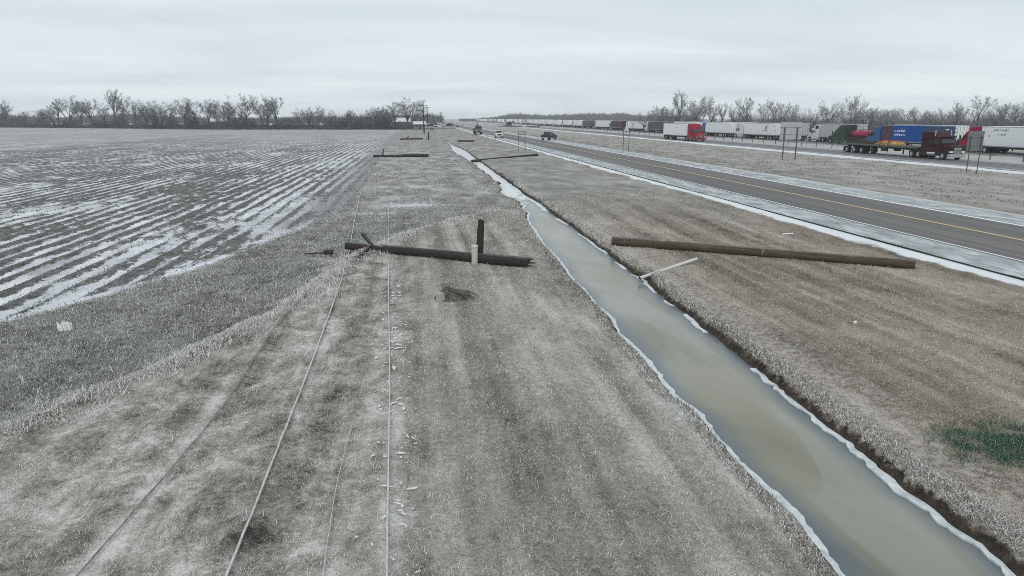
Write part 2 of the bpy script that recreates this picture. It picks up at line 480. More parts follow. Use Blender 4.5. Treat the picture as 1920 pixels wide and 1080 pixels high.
# ---- ditch water: murky, half frozen
t = NT("ditch_water")
p = t.pos(); px, py, pz = t.sep(p)
de = t.attr("de")
mk = t.noise(t.scale(p, (.55, .22, 1)), 1.0, 4, .5, .8)
murk = t.ramp(mk, [(.32, (.150, .148, .106)), (.5, (.205, .20, .148)), (.68, (.258, .25, .192))])
film = t.noise(t.scale(p, (.5, .10, 1)), 1.0, 3, .45, 1.2)
murk = t.mix(t.math('MULTIPLY', t.step(film, .49, .53), .35), murk, (.29, .31, .30))
edgec = t.mix(mk, (.075, .095, .11), (.14, .165, .185))
c = t.mix(t.step(t.math('ADD', de, t.math('MULTIPLY', t.math('SUBTRACT', mk, .5), .5)), .12, .75), edgec, murk)
# white crust where it froze through, further down
cr = t.noise(t.scale(p, (.9, .30, 1)), 1.0, 5, .65, .5)
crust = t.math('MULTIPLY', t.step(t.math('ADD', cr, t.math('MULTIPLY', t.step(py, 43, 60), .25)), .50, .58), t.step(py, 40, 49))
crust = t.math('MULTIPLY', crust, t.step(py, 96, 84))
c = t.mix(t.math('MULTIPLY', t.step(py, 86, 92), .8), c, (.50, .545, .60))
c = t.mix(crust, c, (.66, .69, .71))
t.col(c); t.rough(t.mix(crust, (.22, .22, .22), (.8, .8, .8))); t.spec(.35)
t.bump(t.noise(t.scale(p, (1.5, .6, 1)), 1.0, 3), .05, .02)
wy = gy[(gy > -60) & (gy < 170)]
rows = []; des = []
NW = 14
for y in wy:
    a, b = float(XL(y)) - .12, float(XR(y)) + .12
    xs = np.linspace(a, b, NW); rows.append(np.stack([xs, np.full(NW, y), np.full(NW, WATER_Z)], 1))
    des.append(np.minimum(xs - a, b - xs))
WV = np.concatenate(rows); J = np.arange(len(WV)).reshape(-1, NW)
WQ = np.stack([J[:-1, :-1].ravel(), J[:-1, 1:].ravel(), J[1:, 1:].ravel(), J[1:, :-1].ravel()], 1)
water = tag(np_mesh("ditch_water", WV, WQ, t.m, dict(de=np.concatenate(des)), True), kind="structure")

# ---- shelf ice along both margins
t = NT("shelf_ice")
n = t.noise(t.pos(), 5.0, 4, .6)
t.col(t.ramp(n, [(.3, (.42, .46, .49)), (.5, (.60, .64, .66)), (.75, (.72, .74, .75))])); t.rough(.55); t.bump(n, .5, .04)
M_ice = t.m
def rim(yA, yB, side, name):
    mb = MB(); y = yA; seg = []
    def flush():
        if len(seg) > 2:
            ring = []
            for (a, b, yy, h) in seg:
                ring.append([(a, yy, WATER_Z - .03), (b, yy, WATER_Z - .03), (b, yy, WATER_Z + h * .6), ((a + b) / 2, yy, WATER_Z + h), (a, yy, WATER_Z + h)])
            mb.loft(ring)
        seg.clear()
    while y < yB:
        st = max(.10, .010 * y)
        if side < 0:
            e = float(XL(y)); w = .005 + .075 * vnoise(y * .8, 2.0) + .045 * vnoise(y * 3.7, 8.0) + random.uniform(-.012, .02) + .25 * sstep(y, 38, 50) * vnoise(y * .6, 4)
            seg.append((e - .06, e + float(w), y, .035))
        else:
            e = float(XR(y)); nn = float(vnoise(y * 1.3, 40.0)); m = float(vnoise(y * 4.5, 50.0))
            if nn < .36 and y < 60: flush()
            else:
                w = .015 + .06 * nn + .09 * m + random.uniform(-.015, .03) + .2 * float(sstep(y, 34, 42))
                seg.append((e - w, e + .03, y, .03))
        y += st
    flush()
    return mb.build(name, M_ice, water)
rim(3.0, 95, -1, "shelf_ice"); rim(3.0, 95, 1, "shelf_ice")

# ================================================================== pavements
def strip(name, x0, x1, y0, y1, z, mat, parent=None, n=60, rot=None):
    yy = np.concatenate([np.linspace(y0, 60, n), np.geomspace(61, y1, n)]) if y1 > 80 else np.linspace(y0, y1, n)
    xx = np.linspace(x0, x1, 5)
    X_, Y_ = np.meshgrid(xx, yy); v = np.stack([X_.ravel(), Y_.ravel(), np.full(X_.size, z)], 1)
    k = np.arange(len(v)).reshape(len(yy), 5)
    q = np.stack([k[:-1, :-1].ravel(), k[:-1, 1:].ravel(), k[1:, 1:].ravel(), k[1:, :-1].ravel()], 1)
    o = np_mesh(name, v, q, mat)
    if parent is not None: o.parent = parent
    return o
def asphalt(name, lanes, x0, x1, base, icew):
    """worn grey asphalt, icy film on shoulders"""
    t = NT(name)
    p = t.pos(); px, py, pz = t.sep(p)
    st = t.noise(t.scale(p, (2.4, .015, 1)), 1.0, 3, .5)
    g = t.noise(p, 14, 3, .7); big = t.noise(t.scale(p, (.3, .03, 1)), 1, 4)
    f = t.math('ADD', t.math('MULTIPLY', st, .5), t.math('ADD', t.math('MULTIPLY', g, .25), t.math('MULTIPLY', big, .35)))
    c = t.ramp(f, [(.38, tuple(b * .62 for b in base)), (.55, base), (.72, tuple(b * 1.4 for b in base))])
    inl = t.math('MULTIPLY', t.step(t.math('ADD', px, t.math('MULTIPLY', t.math('SUBTRACT', g, .5), .5)), lanes[0] - .35, lanes[0] - .05),
                 t.step(t.math('ADD', px, t.math('MULTIPLY', t.math('SUBTRACT', g, .5), .5)), lanes[1] + .35, lanes[1] + .05))
    frn = t.noise(t.scale(p, (1.5, .5, 1)), 1.0, 5, .7, .6)
    fr = t.ramp(frn, [(.34, (.20, .215, .225)), (.48, (.36, .39, .40)), (.62, (.55, .58, .60)), (.75, (.66, .69, .70))])
    fr = t.mix(icew, c, fr)
    c = t.mix(inl, fr, c)
    # pavement lip: shade of its step painted in as a broken dark stripe
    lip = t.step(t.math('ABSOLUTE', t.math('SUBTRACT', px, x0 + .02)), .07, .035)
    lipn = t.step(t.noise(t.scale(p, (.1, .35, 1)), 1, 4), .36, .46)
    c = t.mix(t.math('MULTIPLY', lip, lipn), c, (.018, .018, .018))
    t.col(c); t.rough(.75); t.spec(.3); t.bump(g, .25, .01)
    return t.m
def line_mat(name, c, wear, c2):
    t = NT(name); p = t.pos()
    n = t.noise(t.scale(p, (3, .8, 1)), 1.2, 5, .7); n2 = t.noise(t.scale(p, (.1, .06, 1)), 1.0, 2)
    t.col(t.mix(t.step(t.math('ADD', n, t.math('MULTIPLY', t.math('SUBTRACT', n2, .5), .5)), wear, wear + .22), c, c2)); t.rough(.7)
    return t.m
M_white = line_mat("white_line", (.66, .68, .69), .56, (.40, .41, .42))
M_snowline = line_mat("snow_line", (.76, .78, .80), .60, (.55, .57, .59))
M_yel = line_mat("yellow_line", (.56, .42, .22), .48, (.46, .40, .33))
RZ = 0.25
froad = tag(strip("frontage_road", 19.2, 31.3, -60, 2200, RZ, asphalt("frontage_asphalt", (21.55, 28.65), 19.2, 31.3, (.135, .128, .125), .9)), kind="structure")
ed = MB().box(19.22, 31.28, -60, 2200, .12, RZ - .004); ed.build("road_bed", paint("road_bed_mat", (.05, .05, .05), .9), froad)
strip("edge_line", 21.50, 21.64, -60, 1500, RZ + .005, M_white, froad)
strip("edge_line", 28.55, 28.80, -60, 1500, RZ + .005, M_snowline, froad)
strip("centre_line", 25.19, 25.40, -60, 1500, RZ + .005, M_yel, froad)
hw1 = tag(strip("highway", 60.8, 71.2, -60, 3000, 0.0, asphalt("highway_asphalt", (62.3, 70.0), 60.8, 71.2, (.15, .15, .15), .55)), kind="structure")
strip("edge_line", 62.1, 62.25, -60, 1500, .005, M_white, hw1)
strip("edge_line", 70.0, 70.15, -60, 1500, .005, M_yel, hw1)
for k in range(24):
    y0 = 40 + k * 12.2
    strip("lane_dash", 66.1, 66.24, y0, y0 + 3.0, .005, M_white, hw1, n=3)
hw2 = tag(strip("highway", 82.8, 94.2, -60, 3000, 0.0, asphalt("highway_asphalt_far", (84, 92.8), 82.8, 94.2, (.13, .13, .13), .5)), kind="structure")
strip("edge_line", 83.9, 84.05, -60, 1500, .005, M_yel, hw2)
# ================================================================== trees, brush and far woods
def bark(name, c, frost):
    t = NT(name); p = t.obj()
    n = t.noise(t.scale(p, (2, 2, .6)), 1.5, 4, .65)
    t.col(t.mix(t.step(n, .40, .66), c, frost)); t.rough(.95); t.spec(.1)
    return t.m
M_barkL = bark("bark_dark", (.03, .029, .031), (.075, .075, .08))
M_twigL = bark("twigs_dark", (.10, .10, .11), (.25, .256, .275))
M_barkR = bark("bark_grey", (.04, .04, .042), (.11, .112, .118))
M_twigR = bark("twigs_frosted", (.17, .176, .19), (.38, .395, .42))

def tree_meshes(seed, h, spread, lean=0.0, fork=0.3, n1=8, upright=0.5, twigw=.045, trunk=.42):
    rd = random.Random(seed)
    tr = MB(); tv = []; tf = []
    def rv(s): return Vector((rd.gauss(0, s), rd.gauss(0, s), rd.gauss(0, s)))
    def twig(p, d, L, w):
        side = d.cross(rv(1)).normalized() * w
        m = p + d * (L * .55) + rv(L * .06); e = p + d * L + rv(L * .13)
        o = len(tv); tv.extend([p - side * .5, p + side * .5, m + side * .35, m - side * .35, e])
        tf.extend([(o, o+1, o+2), (o, o+2, o+3), (o+3, o+2, o+4)])
    def grow(p, d, L, r, lev):
        segs = (4, 6, 4, 3)[lev]; pts = [p.copy()]; rr = [r]
        for i in range(segs):
            d = (d + rv((.04, .085, .11, .12)[lev]) + Vector((0, 0, (.02, .09, .04, -.01)[lev] * upright * 2))).normalized()
            p = p + d * (L / segs); pts.append(p.copy()); rr.append(r * (1 - (.35, .85, .85, .85)[lev] * (i + 1) / segs))
        if lev <= 2: tr.tube(pts, rr, (7, 5, 3)[lev], caps=False)
        else:
            for a, b in zip(pts[:-1], pts[1:]):
                twig(a, (b - a).normalized(), (b - a).length * 1.05, max(.042, r))
        nc = (n1, 8, 7, 7)[lev]
        for k in range(nc):
            tt = (fork + (1 - fork) * (k + rd.random()) / nc) if lev == 0 else (.20 + .80 * (k + rd.random()) / nc)
            tt = min(tt, .999); j = min(int(tt * segs), segs - 1); q = pts[j].lerp(pts[j+1], tt * segs - j)
            ax = (pts[j+1] - pts[j]).normalized()
            side = ax.cross(rv(1)).normalized()
            ang = (rd.uniform(.25, .85) if lev == 0 else rd.uniform(.45, .9)) * spread
            nd = (ax * math.cos(ang) + side * math.sin(ang)).normalized()
            if lev == 0: grow(q, nd, h * rd.uniform(.46, .68) * (1.15 - .35 * tt), r * rd.uniform(.35, .6), 1)
            elif lev < 3: grow(q, nd, L * rd.uniform(.34, .55) * (1.1 - .5 * tt), max(.025, r * (1 - .7 * tt) * rd.uniform(.4, .6)), lev + 1)
            else: twig(q, nd, rd.uniform(.4, 1.0) * (h / 14), twigw)
    grow(Vector((0, 0, -.3)), Vector((lean, 0, 1)).normalized(), h * trunk, h * .022, 0)
    a = bpy.data.meshes.new("trunk"); a.from_pydata(tr.v, [], tr.f); a.update()
    a.polygons.foreach_set("use_smooth", np.ones(len(tr.f), dtype=bool))
    b = bpy.data.meshes.new("crown"); b.from_pydata([tuple(x) for x in tv], [], tf); b.update()
    return a, b, max(v[2] for v in [tuple(x) for x in tv])

def make_variants(specs, mt, mc):
    out = []
    for sp in specs:
        a, b, top = tree_meshes(**sp); a.materials.append(mt); b.materials.append(mc); out.append((a, b, top))
    return out
VL = make_variants([dict(seed=1, h=14, spread=.95, n1=7, fork=.45), dict(seed=2, h=14, spread=1.1, n1=6, fork=.35, trunk=.36),
                    dict(seed=3, h=14, spread=.75, n1=7, fork=.5, trunk=.5), dict(seed=4, h=14, spread=1.0, n1=6, fork=.4, lean=.10),
                    dict(seed=5, h=14, spread=1.15, n1=8, fork=.3, trunk=.34), dict(seed=6, h=14, spread=.85, n1=7, fork=.4, lean=-.06)], M_barkL, M_twigL)
VR = make_variants([dict(seed=11, h=14, spread=.8, n1=5, fork=.55, twigw=.04), dict(seed=12, h=14, spread=.95, n1=5, fork=.45, lean=.1, twigw=.04),
                    dict(seed=13, h=14, spread=.65, n1=5, fork=.6, lean=-.08, twigw=.04, trunk=.55), dict(seed=14, h=14, spread=1.1, n1=7, fork=.35, twigw=.045, trunk=.36),
                    dict(seed=15, h=14, spread=.85, n1=4, fork=.6, twigw=.04, trunk=.5)], M_barkR, M_twigR)
def heading_point(u, depth):
    """place on the land, by compass angle off the camera heading and by distance"""
    a = HEAD + math.atan((u - 960.0) / 1338.5)
    d = depth / math.cos(a - HEAD)
    return d * math.sin(a), d * math.cos(a)
def plant(var, u, depth, top_px, rz, label, group, wid=1.0, bend=0.0):
    x, y = heading_point(u, depth)
    h = CAM_H + (221.0 - top_px) * depth / 1338.5
    a, b, top = var
    s = h / top
    e = empty("bare_tree", (x, y, 0), rz); e.scale = (s * wid, s * wid, s)
    tag(e, label, "tree", group)
    link("trunk", a, e); link("crown", b, e)
    return e
def tree_depth(u):   # the tree line runs slantwise across the far side of the field
    return 345 + (u < 400) * (400 - u) * .18
LT = [(4,184,5,1.0),(45,206,2,1.1),(80,205,4,1.1),(108,190,1,1.0),(130,178,1,1.1),(152,186,3,1.0),(172,182,1,1.0),(196,192,4,.9),(214,166,2,.85),(230,184,0,.9),(254,180,4,.9),
      (272,188,2,.8),(290,186,1,.9),(318,185,4,1.0),(345,183,2,.8),(368,181,0,1.0),(392,184,1,.9),(408,184,2,.9),(428,190,3,.9),(462,174,3,1.1),(490,186,2,.9),(503,176,0,.9),(520,178,4,.9),
      (563,201,1,.8),(578,200,2,.8),(597,196,1,.9),(640,210,4,1.0),(655,205,3,1.0),(688,204,1,1.1),(703,199,4,1.2),(722,201,1,1.1),(742,188,0,1.1),(762,182,4,1.2),(776,186,1,1.0)]
rl = random.Random(21)
LT = sorted(LT + [(rl.uniform(-10, 545), rl.uniform(190, 207), rl.randrange(6), rl.uniform(.9, 1.3)) for _ in range(15)] + [(rl.uniform(545, 735), rl.uniform(205, 214), rl.randrange(6), rl.uniform(1.0, 1.5)) for _ in range(12)])
tall = {214: "tallest bare tree of the line behind the field, dense upright crown", 462: "wide spreading bare tree rising over the field tree line",
        762: "broad twiggy bare tree beside the standing utility poles", 4: "bare tree cut by the left edge of the picture"}
for k, (u, tp, v, w) in enumerate(LT):
    lab = tall.get(u) or f"bare winter tree behind the snowy field, {ordinal(k)} from the left"
    plant(VL[(v + k) % 6], u, tree_depth(u) + random.uniform(-14, 22), tp, random.uniform(0, 6.28), lab, "bare trees behind the field", w * 1.1)
RT = [(1197,212,3,1.0),(1208,208,1,1.1),(1222,205,1,1.2),(1240,196,0,1.2),(1252,194,1,1.1),(1270,169,2,1.1),(1300,174,3,1.1),(1312,184,1,1.0),(1333,196,0,1.1),(1352,190,2,1.0),(1378,190,1,1.0),
      (1400,179,0,1.0),(1428,181,1,1.0),(1450,186,2,1.0),(1466,190,0,1.0),(1486,193,4,.9),(1528,196,1,1.1),(1552,186,3,1.0),(1594,175,2,.8),(1604,184,0,.9),(1630,200,1,1.0),(1642,198,3,1.1),(1668,206,1,1.0),
      (1700,198,3,1.25),(1735,203,1,1.1),(1768,206,3,1.1),(1794,188,2,.8),(1802,196,0,.9),(1834,178,4,1.1),(1868,196,1,1.0),(1880,190,0,1.0),(1904,189,3,1.1),(1918,192,1,1.0),(1960,185,0,1.1)]
RT = sorted(RT + [(rl.uniform(1190, 1930), rl.uniform(198, 212), rl.randrange(5), rl.uniform(.9, 1.3)) for _ in range(30)])
tallR = {1270: "tall forked frosted tree above the red semi truck", 1594: "tall spindly frosted tree with a crooked top above the trucks",
         1834: "tall frosted tree leaning right above the red tractor and white trailer", 1700: "dense rounded frosted tree above the blue trailer"}
for k, (u, tp, v, w) in enumerate(RT):
    lab = tallR.get(u) or f"frosted bare tree behind the stopped trucks, {ordinal(k)} from the left"
    plant(VR[v], u, 285 + random.uniform(-18, 25), tp, random.uniform(0, 6.28), lab, "frosted trees behind the truck queue", w * 1.05)

def brush(name, lo, hi, n, depth, hfun, w, mat, label, cat, spread=14):
    """thicket of stems: each a bent sliver growing out of the ground"""
    u = rng.uniform(lo, hi, n); dep = (depth(u) if callable(depth) else np.full(n, float(depth))) + rng.uniform(-spread, spread, n)
    a = HEAD + np.arctan((u - 960.0) / 1338.5); d = dep / np.cos(a - HEAD)
    x = d * np.sin(a); y = d * np.cos(a)
    H = hfun(u) * rng.uniform(.12, 1.0, n) ** .8
    L = H * rng.uniform(.35, .9, n); base = np.maximum(0, H - L) * rng.uniform(0, 1, n)
    tx = rng.normal(0, .33, n) * L; ty = rng.normal(0, .33, n) * L
    ang = rng.uniform(0, 6.28, n); wx = np.cos(ang) * w; wy = np.sin(ang) * w
    P0 = np.stack([x - wx, y - wy, base - .2], 1); P1 = np.stack([x + wx, y + wy, base - .2], 1)
    P2 = np.stack([x + tx + wx * .3, y + ty, base + L], 1)
    v = np.stack([P0, P1, P2], 1).reshape(-1, 3); f = np.arange(3 * n).reshape(-1, 3)
    o = np_mesh(name, v, f, mat); tag(o, label, cat, kind="stuff")
    return o
t = NT("thicket_dark"); p = t.pos()
n1 = t.noise(t.scale(p, (.05, .05, .3)), 1, 4, .6)
t.col(t.ramp(n1, [(.3, (.035, .035, .04)), (.5, (.085, .079, .085)), (.66, (.135, .122, .12)), (.8, (.22, .208, .212))])); t.spec(.1)
M_brushL = t.m
t = NT("thicket_frosted"); p = t.pos()
n1 = t.noise(t.scale(p, (.06, .06, .3)), 1, 4, .6)
t.col(t.ramp(n1, [(.3, (.09, .092, .10)), (.55, (.17, .172, .185)), (.75, (.27, .275, .29))])); t.spec(.1)
M_brushR = t.m
hL = lambda u: 2.0 + 5.5 * vnoise(u * .05, 3.0) ** 1.6 + 3.0 * vnoise(u * .23, 8.0)
brush("thicket", -60, 790, 26000, lambda u: tree_depth(np.asarray(u)) + 2, hL, .10, M_brushL, "dark tangled thicket along the far edge of the snowy field", "thicket", 9)
hR = lambda u: 4.0 + 5.0 * vnoise(u * .04, 13.0) + 2.0 * vnoise(u * .2, 18.0)
brush("thicket", 1185, 2000, 26000, lambda u: 300.0 + 0 * u, hR, .09, M_brushR, "grey frosted thicket under the trees behind the trucks", "thicket", 14)
t = NT('far_wood'); n1 = t.noise(t.scale(t.pos(), (.02, .02, .2)), 1, 3)
t.col(t.ramp(n1, [(.35, (.035, .04, .05)), (.7, (.085, .09, .105))])); M_wood = t.m
# woods kilometres off, one mass each
hW = lambda u: 9 + 5 * vnoise(u * .03, 23.0) + 2.5 * vnoise(u * .25, 28.0)
brush("distant_wood", 862, 1300, 26000, lambda u: 1150 - 0 * u, lambda u: hW(u) * np.clip((u - 845) / 110, .35, 1), .9, M_wood, "low blue-grey wood on the horizon behind the truck queue", "wood", 60)
brush("distant_wood", -80, 830, 26000, lambda u: 800 + 0 * u, lambda u: 7 + 5 * vnoise(u * .02, 33.0), .7, M_wood, "hazy wood on the horizon behind the field trees", "wood", 40)

# ---- roofs glimpsed among the trees
def house(u, depth, w, dpt, hw, hr, rz, label, wallc):
    x, y = heading_point(u, depth)
    e = empty("farm_house", (x, y, 0), rz); tag(e, label, "house", "houses among the field trees")
    MB().box(-w/2, w/2, -dpt/2, dpt/2, -.1, hw).build("wall", paint("wall_%d" % u, wallc, .8), e)
    r = MB(); a = w/2 + .4; b = dpt/2 + .5
    r.loft([[(-a, -b, hw), (-a, b, hw), (-a, b, hw + .15), (-a, 0, hw + hr + .15), (-a, -b, hw + .15)], [(a, -b, hw), (a, b, hw), (a, b, hw + .15), (a, 0, hw + hr + .15), (a, -b, hw + .15)]])
    r.build("roof", paint("snowy_roof", (.62, .66, .70), .8, var=.06), e)
    for k in (-1, 1):
        wn_ = MB().box(k * w * .27 - .5, k * w * .27 + .5, -dpt/2 - .04, -dpt/2 + .02, hw * .4, hw * .8).build("window", paint("dark_pane", (.03, .035, .04), .15), e)
        MB().box(k * w * .27 - .6, k * w * .27 + .6, -dpt/2 - .08, -dpt/2 - .045, hw * .4 - .12, hw * .4 - .01).build("sill", paint("sill_w", (.6, .6, .6)), wn_)
    MB().box(-.5, .5, -dpt/2 - .04, -dpt/2 + .02, 0, 2.05).build("door", paint("dark_door", (.05, .05, .05)), e)
house(752, 372, 9, 7, 3.2, 2.0, R(8), "low house with a white roof under the broad tree", (.20, .17, .16))
house(786, 330, 5, 5, 2.4, 1.2, R(5), "small shed with pale roof beside the standing poles", (.16, .16, .17))
house(409, 372, 8, 6, 3.4, 2.0, R(12), "house with a pale roof half hidden in the thicket", (.14, .13, .13))
# ================================================================== utility poles, wires, posts
def wood(name, c, frost=0.12, rough=.85):
    t = NT(name); p = t.obj()
    g = t.noise(t.scale(p, (14, 14, 1.2)), 1.0, 4, .6); b = t.noise(p, .9, 3)
    base = t.ramp(g, [(.3, tuple(x * .6 for x in c)), (.55, c), (.8, tuple(min(1, x * 1.5) for x in c))])
    base = t.mix(t.math('MULTIPLY', t.step(b, .55, .7), .35), base, tuple(x * 1.9 for x in c))
    up = t.sep(t.n("ShaderNodeNewGeometry").outputs["Normal"])[2]
    fr = t.math('MULTIPLY', t.step(t.math('ADD', up, t.math('MULTIPLY', t.noise(p, 6, 4), .5)), .95, 1.35), frost)
    t.col(t.mix(fr, base, (.55, .56, .57))); t.rough(rough); t.bump(g, .4, .01)
    return t.m
M_creo = wood("creosoted_wood", (.034, .030, .028))
M_creob = wood("treated_brown_wood", (.075, .058, .042), .22)
M_split = wood("splintered_wood", (.10, .078, .055))
M_porc = paint("porcelain", (.30, .30, .29), .3)
M_steel = paint("galvanised", (.34, .36, .37), .45, .6)
M_darksteel = paint("dull_steel", (.10, .105, .11), .6, .3)

def pole_part(parent, a, b, ra, rb, mat, name="shaft", jag_a=0.0, jag_b=0.0, n=14):
    """log between two points in local space, ends cut flat or splintered"""
    a, b = Vector(a), Vector(b); d = (b - a); L = d.length; q = d.to_track_quat('Z', 'Y')
    rings = []; N = max(6, int(L / .5))
    for i in range(N + 1):
        tt = i / N; r = ra + (rb - ra) * tt
        ring = []
        for k in range(n):
            an = 2 * math.pi * k / n
            rr = r * (1 + random.uniform(-.018, .018))
            z = tt * L
            if i == 0 and jag_a: z -= random.uniform(-.3, 1.0) * jag_a; rr *= .9
            if i == N and jag_b: z += random.uniform(-.3, 1.0) * jag_b; rr *= random.uniform(.6, .95)
            ring.append((rr * math.cos(an), rr * math.sin(an), z))
        rings.append(ring)
    mb = MB(); mb.loft(rings, smooth=True)
    o = mb.build(name, mat, parent, a); o.rotation_mode = 'QUATERNION'; o.rotation_quaternion = q
    return o
def splinters(parent, at, d, r, mat, n=9, L=.35):
    mb = MB(); d = Vector(d).normalized()
    for _ in range(n):
        a = Vector((random.gauss(0, 1), random.gauss(0, 1), random.gauss(0, 1))); a = (a - d * a.dot(d)).normalized() * r * random.uniform(.2, .85)
        p = Vector(at) + a
        mb.tube([p - d * .15, p + d * random.uniform(.3, 1) * L + a * random.uniform(-.3, .5)], [r * random.uniform(.12, .24), .006], 4)
    return mb.build("splinter", mat, parent)
def insulator(parent, p, s=1.0):
    mb = MB(); x, y, z = p
    prof = [(.02, 0), (.02, .06), (.055, .07), (.06, .10), (.035, .12), (.05, .14), (.05, .17), (.02, .19)]
    mb.loft([[(x + r*s*math.cos(2*math.pi*k/8), y + r*s*math.sin(2*math.pi*k/8), z + h*s) for k in range(8)] for r, h in prof], smooth=True)
    return mb.build("insulator", M_porc, parent)
def gz(x, y): return float(zt(x, y))

# -- near broken pole lying across the verge
e = empty("broken_utility_pole", (0.4, 26.5, 0)); tag(e, "dark broken utility pole lying across the verge beside its upright stump", "utility pole", "downed utility poles")
L0 = lambda x, y, z: (x - .4, y - 26.5, z)
pole_part(e, L0(-1.55, 28.0, .16), L0(3.75, 24.5, .17), .165, .20, M_creo, "shaft", .15, .28)
pole_part(e, L0(-3.1, 28.62, .22), L0(-1.62, 28.0, .13), .15, .16, M_creo, "pole_top", 0, .10)
splinters(e, L0(3.72, 24.52, .21), (1, -.62, 0), .17, M_split, 10, .45)
splinters(e, L0(-1.58, 28.02, .18), (-1, .4, -.1), .15, M_split, 7, .3)
arm = MB()
def beam(mb, a, b, w, h):
    a, b = Vector(a), Vector(b); d = (b - a).normalized(); s = d.cross(Vector((0, 0, 1))).normalized() * w / 2; u = s.cross(d).normalized() * h / 2
    mb.loft([[a - s - u, a + s - u, a + s + u, a - s + u], [b - s - u, b + s - u, b + s + u, b - s + u]])
beam(arm, L0(-2.05, 28.2, .30), L0(-2.45, 26.5, .10), .10, .12)
arm.build("crossarm", M_creo, e)
arm = MB(); beam(arm, L0(-2.05, 28.3, .30), L0(-2.5, 29.5, .55), .10, .12); arm.build("crossarm", M_creo, e)
for (a, b) in ((L0(-2.7, 28.2, .12), L0(-2.42, 26.75, .20)), (L0(-1.75, 27.75, .12), L0(-2.36, 26.85, .20))):
    br = MB(); br.tube([a, b], .028, 6); br.build("brace", M_steel, e)
insulator(e, L0(-2.42, 26.75, .17), 1.3); insulator(e, L0(-3.0, 28.75, .35), 1.4); insulator(e, L0(-2.35, 29.2, .55), 1.2)
mb = MB(); mb.tube([L0(-2.9, 26.4, .06), L0(-2.5, 26.55, .09)], [.09, .1], 8); mb.build("fuse_cutout", M_darksteel, e)
e = empty("transformer_fragment", (-3.85, 28.3, gz(-3.85, 28.3))); tag(e, "small dark broken fitting in the weeds past the pole top", "debris")
MB().tube([(-.1, 0, .12), (.22, -.05, .12)], [.1, .12], 8).build("casing", M_creo, e)
MB().tube([(-.9, .1, .05), (-.5, .05, .08), (-.1, 0, .1)], .025, 5).build("lead", M_creo, e)
# -- stump and marker
e = empty("pole_stump", (2.09, 25.75, 0)); tag(e, "dark upright snapped pole stump behind the white marker post", "pole stump", "snapped pole stumps")
pole_part(e, (0, 0, -.4), (.12, .15, 1.52), .15, .125, M_creo, "shaft", 0, .08)
splinters(e, (.12, .15, 1.45), (0, 0, 1), .12, M_split, 7, .22)
e = empty("marker_post", (1.92, 26.0 - .55, 0)); tag(e, "short pale cream cable marker post in front of the pole stump", "marker post")
MB().tube([(0, 0, -.2), (0, 0, .62)], .12, 14).build("post", paint("cream_plastic", (.46, .48, .42), .5, var=.08), e)
MB().tube([(0, 0, .62), (0, 0, .65), (0, 0, .69), (0, 0, .71)], [.135, .135, .12, .05], 14).build("cap", paint("cream_cap", (.55, .57, .54), .5), e)
# -- long brown pole on the far bank
e = empty("utility_pole_shaft", (12.9, 25.4, 0)); tag(e, "long brown fallen pole lying between ditch and road", "utility pole", "downed utility poles")
M0 = lambda x, y, z: (x - 12.9, y - 25.4, z)
pole_part(e, M0(8.15, 28.75, .14), M0(17.55, 22.35, .18), .20, .17, M_creob, "shaft")
d = Vector((9.4, -6.4, .04)).normalized()
def band(c_, w, r, mat, nm):
    c_ = Vector(c_); MB().tube([c_ - d * w, c_ + d * w], r, 14).build(nm, mat, e)
band(M0(8.62, 28.43, .142), .02, .204, M_darksteel, "band")
MB().box(-.12, .12, -.05, .05, 0, .012).build("tag_plate", paint("pale_tag", (.6, .58, .5)), e, M0(9.95, 27.53, .335))
MB().box(-.08, .08, -.012, .012, -.1, .1).build("gain_mark", paint("grey_mark", (.22, .2, .18)), e, M0(13.2, 25.13, .20))
# -- pale pipe sliding into the ditch
e = empty("white_pipe", (7.4, 22.8, -.2)); tag(e, "pale pipe sticking out of the bank over the ditch edge", "pipe")
a, b = Vector((.08, .02, .06)), Vector((2.78, 1.62, .36))
p_ = MB(); p_.tube([a, b], .06, 12, caps=False); p_.build("pipe_wall", paint("pvc_pale", (.60, .60, .58), .5, var=.08), e)
MB().tube([a + (b - a).normalized() * .02, a + (b - a).normalized() * .03], .055, 10).build("pipe_mouth", paint("pipe_dark", (.03, .03, .03)), e)
# -- pole across the ditch, middle distance
e = empty("fallen_pole_over_ditch", (11.7, 95.1, 0)); tag(e, "fallen pole lying across the icy ditch towards the road", "utility pole", "downed utility poles")
pole_part(e, (-5.05, -4.6, -.1), (5.05, 4.7, .16), .18, .15, M_creo, "shaft")
splinters(e, (-5.0, -4.55, -.1), (-1, -.9, 0), .16, M_split, 6, .4)
# -- pole in the field edge
e = empty("fallen_pole_with_pins", (-2.6, 99.4, 0)); tag(e, "cracked fallen pole with crossarm upright on the field edge", "utility pole", "downed utility poles")
pole_part(e, (-3.85, .5, .15), (-.1, .0, .10), .16, .17, M_creo, "pole_top", 0, .2)
pole_part(e, (.05, 0, .20), (3.8, -.45, .22), .19, .20, M_creo, "shaft", .2, 0)
MB().tube([(-2.6, .3, .1), (-2.3, .3, 1.25)], .07, 6).build("crossarm", M_creo, e)
MB().tube([(-2.9, .2, .1), (-2.45, .2, -.1), (-2.35, .2, .6)], .05, 6).build("brace", M_darksteel, e)
